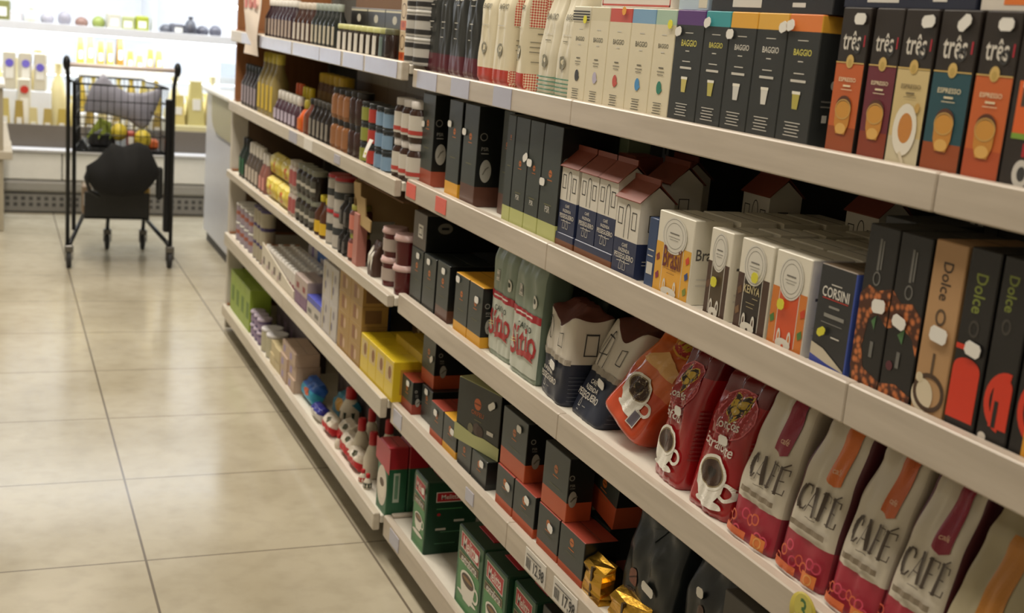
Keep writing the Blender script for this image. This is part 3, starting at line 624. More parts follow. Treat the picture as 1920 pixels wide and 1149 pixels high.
o = carton('coffee_carton', 'black carton with white lettering and blue side beside the orange carton', 'carton', 1.316, 1.240, B, .136, .08, [(1, M('2B2C2E', .35), M('5064B8', .4))], x=BX, top=M('6A5A46', .5), front=dec)
stick(o, -.014, .048, .0045, .5, 'D9D23A', .018, .011)
carton('coffee_carton', 'taller plain black carton standing behind the blue-sided carton', 'carton', 1.325, 1.235, B, .2, .09, [(1, M('26272A', .4))], x=BX+.1, front=[('r', GRY, -.02, .15, .02, .153)])
BEAN = beans_mat('4A2412', 'C9743F', 120); BKB = M('1E1C1B', .35); GL = M('6F6E69', .45)
def ring_pts(cx, cy, r1, r2, a0, a1, n=14):
    p = [(cx+r1*math.cos(a0+(a1-a0)*i/n), cy+r1*1.15*math.sin(a0+(a1-a0)*i/n)) for i in range(n+1)]
    return p+[(cx+r2*math.cos(a0+(a1-a0)*i/n), cy+r2*1.15*math.sin(a0+(a1-a0)*i/n)) for i in range(n, -1, -1)]
dec = [('p', BEAN, [(-.028, .115), (-.014, .128), (.004, .124), (.028, .131), (.028, .083), (.010, .096), (-.006, .086), (-.012, .05), (-.004, .024), (.028, .014), (.028, .002), (-.02, .002), (-.028, .02)]), ('r', GL, -.005, .148, -.001, .188), ('r', GL, .001, .15, .004, .186), ('o', GL, -.002, .138, .007, .009, .002), ('p', M('4F7A4A', .4), [(.0, .085), (.008, .093), (.007, .075)]), ('r', GL, .004, .04, .010, .06)]
o = carton('coffee_carton', 'black carton with coffee bean ring, next to the blue-sided carton', 'carton', 1.231, 1.173, B, .204, .12, [(1, BKB)], x=BX, front=dec, group='bean-ring cartons'); stick(o, .012, .106, .003, .1, w=.024, hh=.017)
dec = [('p', BEAN, [(-.028, .131), (-.01, .118), (.01, .122), (.028, .108), (.028, .06), (.018, .08), (-.004, .092), (-.028, .083)]), ('p', BEAN, [(-.028, .014), (.0, .02), (.028, .012), (.028, .002), (-.028, .002)]), ('r', GL, -.003, .146, .001, .186), ('r', GL, .003, .148, .006, .184), ('o', GL, .0, .134, .007, .009, .002), ('p', M('4F7A4A', .4), [(-.008, .08), (.004, .09), (.002, .07)]), ('r', GL, -.004, .04, .002, .06), ('e', M('5A2630', .4), -.014, .04, .006, .006)]
o = carton('coffee_carton', 'black carton with coffee bean ring, next to the tan carton', 'carton', 1.172, 1.115, B, .204, .12, [(1, BKB)], x=BX, front=dec, group='bean-ring cartons'); stick(o, -.006, .096, .003, -.25, w=.024, hh=.015)
dec = [('t', M('3E2E22', .5), 'Dolce', 0, .16, .045, 1.2, -PI/2), ('o', M('5A4632', .5), 0, .118, .0085, .010, .003), ('r', M('5A4632', .5), -.002, .05, .002, .075), ('e', M('D8CBB0', .45), -.01, .022, .018, .02), ('o', M('4A3526', .4), .0, .0275, .026, .023, .0055), ('e', M('D2C4A6', .45), -.018, .042, .006, .006)]
o = carton('coffee_carton', 'tall tan carton with vertical dark lettering', 'carton', 1.112, 1.058, B, .206, .12, [(1, M('B58E63', .45))], x=BX, front=dec); stick(o, .004, .098, .003, -.1, w=.028, hh=.018)
RD = M('D63A22', .38)
dec = [('t', M('7F8A3A', .5), 'Dolce', 0, .158, .045, 1.3, -PI/2), ('o', M('3E3A34', .5), 0, .118, .008, .010, .003), ('r', RD, -.022, .012, .020, .072), ('e', RD, -.001, .072, .0205, .012), ('r', RD, -.022, .092, -.004, .098)]
o = carton('coffee_carton', 'black carton with solid red arch panel', 'carton', 1.055, 1.007, B, .208, .12, [(1, BKB)], x=BX, front=dec); stick(o, .006, .096, .003, -.15, w=.024, hh=.016)
dec = [('t', M('7F8A3A', .5), 'Dolce', -.004, .168, .04, 1.2, -PI/2), ('o', M('3E3A34', .5), -.004, .132, .007, .009, .003), ('p', RD, ring_pts(.012, .05, .03, .022, PI*.45, PI*1.45)), ('r', RD, -.006, .02, .02, .068), ('e', RD, .007, .068, .013, .01), ('r', BKB, -.002, .02, .004, .05), ('e', M('E0D8CC', .4), -.012, .006, .006, .005)]
carton('coffee_carton', 'black carton with thin red ring, right of the red arch panel', 'carton', 1.004, .958, B, .208, .12, [(1, BKB)], x=BX, front=dec)
dec = [('p', RD, ring_pts(.014, .055, .033, .025, PI*.45, PI*1.5)), ('r', M('E3A02A', .4), -.004, .004, .022, .075), ('e', M('E3A02A', .4), .012, .075, .016, .012)]
carton('coffee_carton', 'black carton with red ring and amber panel at right frame edge', 'carton', .955, .908, B, .208, .12, [(1, BKB)], x=BX, front=dec)
# ================================================================== near unit: third shelf
C = .7465; CX = 1.0065
def nbox(label, y0, y1, z, h, d, bm_, bf, x=CX, **kw): return dark_box(label, y0, y1, z, h, d, bm_, bf, x=x, group='low dark coffee boxes', **kw)
nbox('low dark box with white sticker at left end, under the lying box', 3.02, 2.925, C, .137, .13, BLK2, .1, st=(.012, .12), side_logo=False)
nbox('low dark box second from left, under the lying box end', 2.918, 2.822, C, .137, .13, BLK2, .1, st=(-.005, .122), side_logo=False)
nbox('low dark box third from left with copper base and white sticker', 2.812, 2.722, C, .141, .12, COPR, .22, st=(.006, .122), side_logo=False)
nbox('low dark box with yellow top and base, left of its pair', 2.678, 2.588, C, .139, .12, YEL, .18, st=(-.024, .125), topm=YEL, side_logo=False)
nbox('low dark box with yellow top and base, right of its pair', 2.585, 2.497, C, .139, .12, YEL, .18, st=(.012, .105), topm=YEL)
carton('lying_box', 'long black lying box with white label stacked on the low dark boxes', 'box', 3.025, 2.918, C+.1385, .092, .3, [(1, M('5C544C', .4), BLK)], x=CX+.002,
       front=[('r', PAPER, -.012, .028, .026, .062), ('r', GREYINK, -.006, .034, .020, .056), ('r', PAPER, -.003, .038, .017, .052)], side=[('e', M('77746A', .5), .05, .06, .02, .014), ('r', BLK, .04, .057, .06, .063)])
carton('coffee_box', 'yellow box with round coin print at the back of the third shelf', 'box', 2.67, 2.605, C, .20, .03, [(1, M('C9A63A', .45))], x=1.24, front=[('e', M('D8CFB4', .4), 0, .165, .018, .018), ('o', GREYINK, 0, .165, .018, .018, .003), ('t', GREYINK, '+1', 0, .165, .016)])
carton('coffee_box', 'dark red-brown box lying behind the yellow-topped pair', 'box', 2.76, 2.56, C, .13, .09, [(1, M('4A2A22', .5))], x=1.15)
# green and white bags with red script
SG = M('8C9A8A', .38); SW = M('C6CBBE', .4); SR = M('B02634', .4); SRD = M('A8272B', .4); SK = M('2C3A2E', .5)
def sitio(label, y, x, w, seed):
    dec = [('r', SW, -w*.47, .012, w*.47, .128), ('p', SR, [(-w*.47, .128), (w*.47, .126), (w*.47, .142), (-w*.47, .144)]), ('r', M('E4D9D2', .5), -w*.28, .1335, w*.28, .137), ('f', PAPER, -w*.30, .168, -w*.15, .19, .0022), ('r', PAPER, -w*.28, .17, -w*.17, .188), ('t', SK, '250', -w*.225, .178, w*.09), ('e', M('E0DDD2', .5), w*.3, .17, .011, .014), ('e', SK, w*.3, .172, .006, .006),
           ('t', SK, 'CAFÉ DO', w*.06, .111, w*.46, 1.1), ('t', SRD, 'Sítio', w*.02, .078, w*.84, 1.25, .1), ('s', M('D9C27A', .4), [(-w*.42, .070), (-w*.2, .075)], .0018), ('s', M('D9C27A', .4), [(-w*.43, .064), (-w*.2, .069)], .0018),
           ('p', SRD, [(-w*.22, .048), (-w*.02, .058), (w*.3, .064), (w*.40, .060), (w*.34, .052), (w*.42, .044), (w*.1, .05), (-w*.12, .042), (-w*.08, .05)])]
    return bag('coffee_bag', label, y, C, w, .08, .262, 'block', [(1, SG, M('5E6E60', .4))], x=x, front=dec, amp=.05, seed=seed, group='green and white coffee bags')
sitio('green white coffee bag with red script, left and partly covered', 2.425, CX+.008, .135, 31)
sitio('green white coffee bag with red script beside the navy house-print bag', 2.275, CX+.002, .15, 32)
bag('coffee_bag', 'dark green coffee bag standing behind the red script bags', 2.24, C, .16, .08, .262, 'sack', [(1, M('2C3830', .4))], x=1.12, amp=.05, seed=33)
NV = M('1F2536', .42); HWB = M('D2CABC', .5)
def pbag(label, y, x, w, h, seed, pitch, lean=0, yaw=0, su=0):
    hb = h*.44; dec = [('r', M('A39A8C', .5), -w*.49, hb-.003, w*.49, hb+.008)]
    for p in windows(w*.8, hb+.006, h*.36, -w*.18):
        dec.append(p)
    tx = pess(w*.78, hb-.006, 1.35)
    dec += [(p[0], p[1], p[2], p[3]-w*.08)+p[4:] for p in tx if p[0] == 't']
    dec += [('s', LT, [(-.03, .028), (-.031, .02), (-.022, .02), (-.021, .028), (-.026, .036), (-.03, .028)], .0012), ('r', GRY, -.012, .022, .0, .0235), ('r', GRY, -.03, .012, -.02, .014)]
    sd = [('f', INK, .036, hb+.018, .062, hb+.056, .0022)]+[('r', M('4A4E58', .5), .012, .012+k*.008, .055-.006*(k % 3), .0135+k*.008) for k in range(7)]
    o = bag('house_print_bag', label, y, C, w, .10, h, 'brick', [(.44, NV), (.82, HWB), (1, ROOFD)], x=x, pitch=pitch, lean=lean, yaw=yaw, front=dec, side=sd, amp=.05, seed=seed, jag=.12, n=6, group='navy house-print bags')
    bag_sticker(o, w*.12, hb-.014, -.15, w=.028, hh=.016); return o
pbag('navy and white house-print bag standing beside the red script bag', 2.130, CX+.004, .135, .195, 41, -.04, yaw=-.10)
pbag('navy and white house-print bag tilting backwards beside the orange bag', 1.992, CX+.014, .14, .20, 46, -.38, .06, -.05)
pbag('white-topped house-print bag half hidden behind the orange bag', 1.76, CX+.14, .14, .21, 44, -.2, .15)
bag('coffee_bag', 'dark navy brick bag behind the two house-print bags', 2.02, C, .2, .1, .235, 'brick', [(1, M('1C2433', .4))], x=1.25, front=[('r', LT, -.065, .175, -.035, .185), ('r', LT, -.02, .10, .0, .102)]+[('r', M('3A4350', .5), .02, .15+k*.007, .08-.01*(k % 2), .1515+k*.007) for k in range(6)], amp=.04, seed=47)
# glossy heart bags
OB = M('D0662A', .16, coat=.6); OB2 = M('C9481F', .16, coat=.6); RB = M('9E171C', .2, coat=.5); RBD = M('6E1218', .2, coat=.5); MUG = M('E6E2D6', .35); COF = M('3A2318', .3); BGLD = M('C9A83A', .25)
def heart(u, v, s, m, n=24):
    p = []
    for i in range(n):
        t = 2*PI*i/n; p.append((u+s*16*math.sin(t)**3/17, v+s*(13*math.cos(t)-5*math.cos(2*t)-2*math.cos(3*t)-math.cos(4*t))/17))
    return ('p', m, p)
def mug(u, v, s):
    return [('o', MUG, u+s*1.12, v-s*.5, s*.46, s*.42, s*.16), ('p', MUG, [(u-s*1.02, v), (u+s*1.02, v), (u+s*.95, v-s*.6), (u+s*.6, v-s*1.15), (u-s*.5, v-s*1.2), (u-s*.92, v-s*.7)]), ('e', MUG, u+s*.25, v-s*1.25, s*.95, s*.2),
            ('e', MUG, u, v+.06*s, s*1.04, s*.78), ('e', M('8A7A58', .3), u, v+.06*s, s*.90, s*.64), ('e', COF, u, v+.05*s, s*.82, s*.56), heart(u-s*.02, v+.05*s, s*.34, M('1E1410', .3))]
def corac(label, y, x, w, h, seed, pitch, lean, yaw=0, tw='Extraforte'):
    u0 = w*(-.06 if seed == 61 else .05)
    dec = [('e', M('D8737A', .3), u0, h*.63, w*.40, h*.155), ('e', RB, u0, h*.63, w*.385, h*.147), 
           heart(u0, h*.672, w*.25, M('D9B84A', .25)), heart(u0, h*.672, w*.225, M('2A1C10', .3)), ('e', BGLD, u0-w*.075, h*.692, w*.085, h*.024), ('e', BGLD, u0+w*.085, h*.697, w*.085, h*.024), ('e', BGLD, u0, h*.652, w*.085, h*.024),
           ('t', M('E8E0D8', .4), 'Corações', u0, h*.562, w*.5, 1.35, .12), ('t', M('E8E0D8', .4), tw, u0-w*.06, h*.43, w*.66, 1.25, -.04)]+mug(u0+w*.0, h*.25, w*.29)
    sd = [('r', M('8A2A2C', .3), .012, h*(.2+.028*k), .05-.008*(k % 3), h*(.212+.028*k)) for k in range(12)]
    o = bag('coffee_bag', label, y, C, w, .085, h, 'gusset', [(.72, RB), (1, RBD)], x=x, pitch=pitch, lean=lean, yaw=yaw, front=dec, side=sd, amp=.08, seed=seed, group='glossy red coffee bags', n=4)
    bag_sticker(o, w*.08, h*.47, .1, w=.026, hh=.015); return o
# the orange one has slumped onto its side
dec = mug(-.002, .075, .033)+[('e', M('D9A03A', .3), .002, .185, .03, .02), ('e', M('A8231F', .3), .002, .185, .026, .016), ('e', BGLD, .004, .188, .012, .007), ('r', M('6A6470', .4), .022, .02, .040, .048), ('f', LT, .022, .02, .04, .048, .0018), ('p', M('E0B070', .3), [(-.045, .12), (-.01, .16), (.04, .15), (.045, .13), (.0, .125)])]
o = bag('coffee_bag', 'glossy orange coffee bag slumped over between navy and red bags', 1.846, C, .12, .085, .225, 'gusset', [(.42, OB2), (1, OB)], x=CX+.006, pitch=-.34, lean=.44, yaw=.12, slumped=False, front=dec, amp=.10, seed=52, n=4)
corac('glossy red coffee bag with mug print, beside the orange bag', 1.676, CX+.008, .112, .262, 61, -.10, .05, -.13)
corac('glossy red coffee bag with mug print, beside the cream bags', 1.542, CX+.004, .124, .256, 62, -.13, .08, -.02)
bag('coffee_bag', 'red coffee bag standing behind the two front red bags', 1.60, C, .13, .08, .26, 'gusset', [(1, RBD)], x=1.13, amp=.06, seed=63)
# cream bags with long thin lettering
CB = M('CDC4B2', .45); CBS = M('B9AF9C', .45); PINK = M('A02C3C', .4); PINKO = M('D2693A', .4); LETT = M('4C4036', .55)
def letters(w, h, v0, v1, m):
    H = v1-v0; a = w*.2; q = []; t1, t2 = w*.052, w*.014
    def S(x, pts, t): q.append(('s', m, [(x+p[0]*a, v0+p[1]*H) for p in pts], t))
    x = -w*.37
    S(x, [(.34, .12), (.22, .3), (.19, .5), (.22, .7), (.34, .88)], t1); S(x, [(.30, .86), (.5, .99), (.72, .97), (.84, .84), (.86, .70)], t2*1.7); S(x, [(.30, .14), (.5, .01), (.72, .03), (.86, .18)], t2*1.7)
    x += w*.205; S(x, [(.0, 0), (.5, 1)], t2); S(x, [(.5, 1), (.84, 0)], t1); S(x, [(.18, .3), (.7, .3)], t2)
    x += w*.225; S(x, [(.25, 0), (.25, 1)], t1); S(x, [(.1, 1), (.85, 1), (.86, .8)], t2); S(x, [(.25, .52), (.65, .52)], t2); S(x, [(.05, 0), (.45, 0)], t2)
    x += w*.195; S(x, [(.25, 0), (.25, 1)], t1); S(x, [(.1, 1), (.85, 1), (.86, .8)], t2); S(x, [(.25, .52), (.65, .52)], t2); S(x, [(.05, 0), (.86, 0), (.88, .2)], t2); S(x, [(.45, 1.10), (.75, 1.24)], w*.02)
    return q
def cafe(label, y, x, w, h, seed, ribbon, pitch, lean=0, yaw=0, rv=.57, sc='54222A'):
    rb = M(ribbon, .4); rnd = random.Random(seed)
    dec = [('p', rb, [(w*.0, h*.99), (w*.30, h*.99), (w*.30, h*rv), (w*.15, h*(rv-.025)), (w*.0, h*rv)]), ('t', M('E0B89A', .5), 'café', w*.15, h*(rv+.06), w*.16)]
    dec += letters(w, h, h*.365, h*.50, LETT)+[('r', M('857865', .5), -w*.34, h*.275, w*.34, h*.305), ('r', LETT, -w*.1, h*.345, w*.1, h*.348)]
    for k in range(8):
        u = -w*.42+w*.11*k; v = h*(.05+.12*rnd.random()); s = w*.075
        dec.append(('o', M(['C2503A', 'C9603A', 'CF4A62', 'C24058'][k % 4], .4), u, v, s, s, s*.3))
    dec += [('r', PINKO, -w*.48, h*.02, w*.0, h*.065), ('r', M('D97A3A', .4), w*.14, h*.02, w*.4, h*.09), ('o', M('E0A05A', .4), w*.27, h*.055, w*.07, w*.07, w*.02)]
    return bag('coffee_bag', label, y, C, w, .08, h, 'taper', [(.23, PINK, M('7A1E2C', .4)), (1, CB, M(sc, .4))], x=x, pitch=pitch, lean=lean, yaw=yaw, front=dec, amp=.06, seed=seed, group='cream bags with thin lettering')
cafe('cream coffee bag with maroon ribbon beside the red mug bags', 1.412, CX+.002, .12, .262, 71, '8E2338', -.10, .05, sc='B9AF9C')
cafe('cream coffee bag with orange ribbon, left of the dark gap', 1.288, CX+.002, .112, .262, 72, 'D2702F', -.09, .05)
cafe('cream coffee bag with orange ribbon, right of the dark gap', 1.178, CX+.002, .10, .262, 73, 'C2602A', -.12, .05, sc='B9AF9C')
cafe('cream coffee bag with maroon ribbon nearest the frame edge', 1.078, CX+.002, .098, .262, 74, '8A2138', -.11, .05, rv=.55)
bag('coffee_bag', 'dark red coffee bag set back in the gap between cream bags', 1.235, C, .09, .08, .22, 'gusset', [(.3, M('B04A28', .3)), (1, RBD)], x=1.105, amp=.06, seed=75)
bag('coffee_bag', 'black coffee bag standing at the back behind the cream bags', 1.22, C, .16, .08, .26, 'gusset', [(1, M('1B1A19', .4))], x=1.22, amp=.06, seed=76)
dec = [('r', M('B97B33', .45), -.008, .03, .026, .20), ('e', M('8A8470', .5), -.03, .035, .006, .006), ('r', M('8F8A74', .5), -.04, .016, .036, .018)]
bag('coffee_bag', 'beige coffee bag with broad ochre stripe at lower right edge', .972, C, .105, .08, .232, 'taper', [(1, M('A79C7E', .5))], x=CX+.004, front=dec, amp=.04, seed=77, pitch=-.10, lean=.05)
# round shelf talker clipped on the third rail
b = MB(); yy = 1.217
def rt(u, v, e): return (.9795-e, yy-u, .728+v)
v = []; n = 22
b.lathe([(.001, 0), (.029, 0), (.029, .0012), (.001, .0012)], M('B7A63C', .45), n)
for i, q in enumerate(b.v): b.v[i] = (.9800-q[2], yy+q[1], .735+q[0])
paint(b, [('e', M('C9BE5A', .45), 0, .008, .019, .019), ('t', M('3F6A3A', .5), '3', 0, .006, .014, 1.1), ('r', M('E4E0D2', .5), -.016, -.018, .016, -.006), ('r', M('4F7A4A', .5), -.012, -.015, .006, -.009)], lambda u, v, e: (.9785-e, yy-u, .735+v))
tag(b.build('shelf_talker'), 'round yellow-green price disc clipped on the third shelf rail', 'price disc')
# ================================================================== near unit: fourth shelf
D = .4465; DX = 1.0065
def dbox(label, y0, y1, z, h, d, bm_, bf, x=DX, **kw): return dark_box(label, y0, y1, z, h, d, bm_, bf, x=x, group='dark coffee boxes on the fourth shelf', **kw)
OG = M('B5502C', .4); RDT = M('9A4030', .4)
H0 = .0885; H1 = .128
dbox('dark green box with red-orange top at left end beside yellow packets', 3.030, 2.935, D, H0, .1, RDT, .3, st=(.012, .075), topm=RDT)
dbox('dark green box with red-orange base stacked over the left end boxes', 2.965, 2.865, D+H0+.001, H1, .16, OG, .28, st=(.03, .075, .6), topm=RDT, x=DX+.03)
dbox('dark green box with white sticker under the left stacked box', 2.925, 2.842, D, H0, .09, BLK2, .2, st=(.0, .078), side_logo=False, x=DX+.022)
dbox('dark green box with red-orange top, left of the adjoining pair', 2.787, 2.692, D, H0, .1, OG, .2, st=(-.004, .068), topm=RDT)
dbox('dark green box with yellow top, right of the adjoining pair', 2.689, 2.592, D, H0, .1, YEL, .2, st=(.022, .06), topm=YEL, side_logo=False)
dbox('dark green box left under the lime-topped box', 2.582, 2.492, D, .066, .12, BLK2, .2, side_logo=False)
dbox('dark green box right under the lime-topped box, two white stickers', 2.488, 2.392, D, .066, .12, BLK2, .2, st=(.02, .052), side_logo=False)
w = .185
LMP = M('AEB07A', .42)
dec = [('e', OR, -.004, .105, .014, .0135), ('r', M('7A3A18', .4), -.017, .103, .009, .107), ('t', M('A8552A', .4), 'ORFEU', -.002, .083, .05, .9), ('r', M('6C6A4A', .5), -.014, .066, .016, .068), ('e', M('4A3A34', .4), .0, .047, .016, .014), ('e', M('3A2620', .4), .012, .045, .014, .013), ('e', M('6A664E', .4), -.026, .042, .011, .012), ('r', LT, .04, .048, .066, .057), ('p', LMP, [(-.092, .0), (.092, .0), (.092, .03), (.03, .034), (-.01, .03), (-.092, .040)])]
o = carton('coffee_box', 'wide dark box with lime top and base, stacked and turned outwards', 'box', 2.568, 2.392, D+.067, .150, .10, [(.2, LMP, BLK), (1, BLK2, BLK)], x=DX+.004, top=LMP, front=dec, yaw=.22); stick(o, .055, .118, .003, .6, w=.028, hh=.015)
dbox('dark green box with orange base stacked right of the lime box', 2.336, 2.200, D+H0+.002, H1, .15, OG, .30, st=(.028, .105), x=DX+.004)
dbox('dark green box left under the orange-based stack, sticker on front', 2.334, 2.240, D, H0, .13, OG, .22, st=(.022, .058, -.2), topm=RDT, side_logo=False)
dbox('dark green box right under the orange-based stack, sticker beside emblem', 2.236, 2.124, D, H0+.001, .13, OG, .22, st=(.018, .068, -.2), topm=RDT, side_logo=False)
dbox('dark green box with orange base, tallest stack near the promotional labels', 2.108, 1.990, D+H0+.003, H1, .055, OG, .30, x=DX+.002)
dbox('dark green box with red top under the tallest stack, left of two', 2.107, 2.006, D, H0+.001, .07, OG, .16, st=(.015, .058, -.2), topm=RDT, side_logo=False)
dbox('dark green box with red top beside the gold foil pack', 2.002, 1.893, D, H0+.002, .07, OG, .16, topm=RDT, side_logo=False, emb=.76)
dbox('dark box with orange base lying tilted behind the big black bag', 2.045, 1.93, D+.1045, .10, .07, OG, .46, x=1.080, side_logo=False, lean=.15)
dbox('dark box at the back under the tilted orange-based box', 2.035, 1.935, D, .094, .1, OG, .3, x=1.080, side_logo=False)
BBG = M('23282A', .3)
dec = [('e', M('8A5A4E', .4), -.03, .085, .016, .0165), ('s', M('4A2A22', .4), [(-.043, .08), (-.018, .092)], .003), ('t', M('5A3A30', .4), 'ORFEU', -.03, .058, .04), ('p', M('30363A', .3), [(-.02, .18), (.02, .19), (.0, .16)])]
o = bag('coffee_bag', 'big black coffee bag with copper bean emblem and white arrow sticker', 1.725, D, .172, .08, .235, 'sack', [(1, BBG)], x=DX+.024, front=dec, amp=.08, seed=81, n=4.5, pitch=-.05)
bag_sticker(o, .026, .088, -.1, w=.04, hh=.017)
dec = [('e', M('5A4038', .4), -.01, .12, .009, .013)]
o = bag('coffee_bag', 'black coffee bag in deep shade right of the bean emblem bag', 1.535, D, .15, .08, .24, 'sack', [(1, M('191C1D', .35))], x=DX+.03, front=dec, amp=.07, seed=82, n=4.5, pitch=-.05)
bag_sticker(o, -.02, .15, .1, w=.02, hh=.017)
dec = [('r', M('B9B2A4', .5), -.06, .0, -.035, .13), ('o', M('8A8478', .5), .012, .145, .012, .020, .003)]
carton('coffee_box', 'grey box with pale side panel at the bottom frame edge', 'box', 1.45, 1.325, D, .21, .1, [(1, M('4A4641', .5))], x=DX+.01, front=dec)
GF = M('C79A3A', .22, 1.0, .12, 40, .3); GF2 = M('A8781F', .25, 1.0, .12, 40, .3)
def foil(name, label, y, x, z, w, d, h, seed, lean=0., pitch=0., yaw=0.):
    rnd = random.Random(seed); b = MB(); nx, nz = 5, 7
    g = [[[rnd.uniform(-.5, .5) for _ in range(3)] for _ in range(4)] for _ in range(nz+1)]
    R = []
    for k in range(nz+1):
        t = k/nz; pin = 1 if t < .8 else 1-(t-.8)*3.6
        for q, (cx, cy) in enumerate([(-.5, -.5), (.0, -.56), (.5, -.5), (.54, 0), (.5, .5), (0, .56), (-.5, .5), (-.54, 0)]):
            j = rnd.uniform(-.05, .05); R.append((cx*w*(1+j), d/2+cy*d*pin*(1+2*j), t*h+rnd.uniform(-.004, .004)*(0 if k == 0 else 1)))
    f = []
    for k in range(nz):
        for q in range(8): p = (q+1) % 8; f.append((k*8+q, k*8+p, k*8+8+p, k*8+8+q))
    f += [tuple(range(7, -1, -1)), tuple(range(nz*8, nz*8+8))]
    b.add(R, f, GF); b.box(-.003, .003, -.56*d*1.06-.0 if 0 else -.004, .004, .004, h*.85, M('3A2A14', .4))
    o = b.build(name); put(o, y, x, z, yaw, lean, pitch); tag(o, label, 'foil pack', 'gold foil packs'); return o
foil('foil_pack', 'upright gold foil pack beside the red-topped dark box', 1.855, DX+.002, D, .07, .05, .072, 5)
foil('foil_pack', 'crumpled gold foil pack at the bottom frame edge', 1.735, CX+.004, D, .10, .05, .056, 8, 0, 0)
bag('coffee_bag', 'clear-wrapped black pack lying behind the upright gold foil', 1.79, D, .09, .05, .07, 'pillow', [(1, M('2A2A2A', .12, coat=.8))], x=DX+.075, amp=.12, seed=85)
# ================================================================== near unit: bottom shelf
E_ = .1205; EX = 1.0065
MG = M('1F5A38', .35); MGL = M('4E8A56', .4); MGD = M('163E29', .38); MR = M('B8202C', .4); MRW = M('E6E0D8', .45)
def melitta(label, y0, y1, z, h, d, x, frontal=True, st=None, yaw=0):
    w = y0-y1-.002
    fr = [('p', MGL, [(-w*.42, .0), (w*.42, .0), (w*.42, h*.55), (w*.1, h*.70), (-w*.42, h*.62)]), ('p', MRW, [(-w*.38, h*.945), (w*.36, h*.93), (w*.35, h*.715), (-w*.37, h*.745)]), ('p', MR, [(-w*.365, h*.935), (w*.345, h*.92), (w*.335, h*.728), (-w*.355, h*.757)]), ('t', MRW, 'Melitta', -.002, h*.83, w*.56, 1.35),
          ('r', M('4A3A28', .4), -w*.40, h*.585, w*.36, h*.68), ('f', M('C9B98A', .45), -w*.40, h*.585, w*.36, h*.68, .0012), ('t', MRW, 'extraforte', -.002, h*.633, w*.6, 1.3)]
    fr += cupd(.0, h*.42, w*.29, MUG, COF)+[('e', MUG, 0, h*.2, w*.38, h*.03), ('e', M('8A6A42', .4), 0, h*.425, w*.2, h*.025)]
    sd = [('r', MRW, d*.18, h*.72, d*.72, h*.86), ('r', MR, d*.195, h*.73, d*.705, h*.85), ('t', MRW, 'Melitta', d*.45, h*.79, d*.34), ('r', MGL, d*.2, h*.62, d*.7, h*.635), ('e', MR, d*.25, h*.55, .005, .004), ('r', M('5A8A66', .5), d*.3, h*.3, d*.7, h*.31), ('r', LT, d*.2, h*.33, d*.4, h*.36), ('r', LT, d*.55, h*.44, d*.75, h*.47), ('r', M('5A8A66', .5), d*.2, h*.14, d*.6, h*.15)]
    o = carton('coffee_pack', label, 'coffee pack', y0, y1, z, h, d, [(1, MG, MGD)], x=x, top=MGD, front=fr, side=sd, group='green vacuum coffee packs', c=.003, yaw=yaw)
    if st: stick(o, st[0], st[1], .004, .2, w=.02, hh=.017)
    t = MB(); t.box(-w*.3, w*.3, d*.3, d*.7, h, h+.0022, MR, .001); t.build('red_top_seal', o)
    return o
melitta('green coffee pack standing alone at the left end of the bottom shelf', 2.882, 2.776, E_, .196, .14, EX+.004, st=(.03, .165))
melitta('green coffee pack second on the bottom shelf, mug print and sticker', 2.530, 2.366, E_, .193, .12, EX+.0, st=(.05, .16))
melitta('green coffee pack beside the stickered one, under price labels', 2.362, 2.225, E_, .193, .12, EX+.0)
melitta('green coffee pack turned sideways at the bottom frame edge', 2.218, 2.10, E_, .193, .12, EX+.012, yaw=.0)
melitta('green coffee pack set back behind the left end pack', 2.80, 2.69, E_, .2, .12, 1.17)
melitta('green coffee pack set back behind the second pack', 2.50, 2.38, E_, .205, .12, 1.15)
carton('blue_pack', 'blue pack showing at bottom edge right of the green packs', 'pack', 1.93, 1.83, E_, .21, .09, [(1, M('3A46A0', .4))], x=EX+.01)
carton('coffee_box', 'dark box in the shade beside the sideways green pack', 'box', 2.085, 1.95, E_, .2, .1, [(1, BLK)], x=EX+.02)
# ================================================================== far unit: rows of jars, bottles and packets
FX = .980
def tiers(l, nl):
    if nl == 1: return ''
    if nl == 2: return [', lower tier', ', upper tier'][l]
    if nl == 3: return [', bottom tier', ', middle tier', ', top tier'][l]
    return ', %s tier from below' % ORD[l+1]
def row(name, desc, cat, kind, ya, yb, n, h, body, lid, lab=None, z=0., levels=1, deep=1, x=FX, group=None, extra=None, seg=12):
    p = (ya-yb)/n; r = p/2*.92; jr = {'tub': 1.08, 'tin': 1.03, 'spice': 1.02}.get(kind, 1)
    for k in range(deep):
        for l in range(levels):
            for i in range(n):
                lb = desc+place_words(i, n)+tiers(l, levels)+(', back row' if k else '')
                vessel(name, lb, cat, x+r+k*p*1.03, ya-p*(i+.5), z+l*(h+.0006), kind, r/jr, h, body, lid, lab, group or desc+' row', PI*.5, seg, extra)
def rowbox(name, desc, cat, ya, yb, n, h, d, bands, z=0., levels=1, deep=1, x=FX, group=None, front=(), side=(), top=None, c=.0012, jitter=0., seed=1):
    p = (ya-yb)/n; rnd = random.Random(seed)
    me = carton_mesh(None, name, p-.0016, d, h, bands, front=front, side=side, top=top, c=c)
    for k in range(deep):
        for l in range(levels):
            for i in range(n):
                o = link(name, me); put(o, ya-p*(i+.5), x+k*(d+.002)+rnd.uniform(0, jitter), z+l*(h+.0006), rnd.uniform(-1, 1)*jitter*4)
                tag(o, desc+place_words(i, n)+tiers(l, levels)+(', back row' if k else ''), cat, group or desc+' row')
KB = M('2B1E1B', .2); KR = M('3A231A', .2); WL = M('D9D4C8', .45); WC = M('DAD6CE', .35); DKL = M('232323', .35)
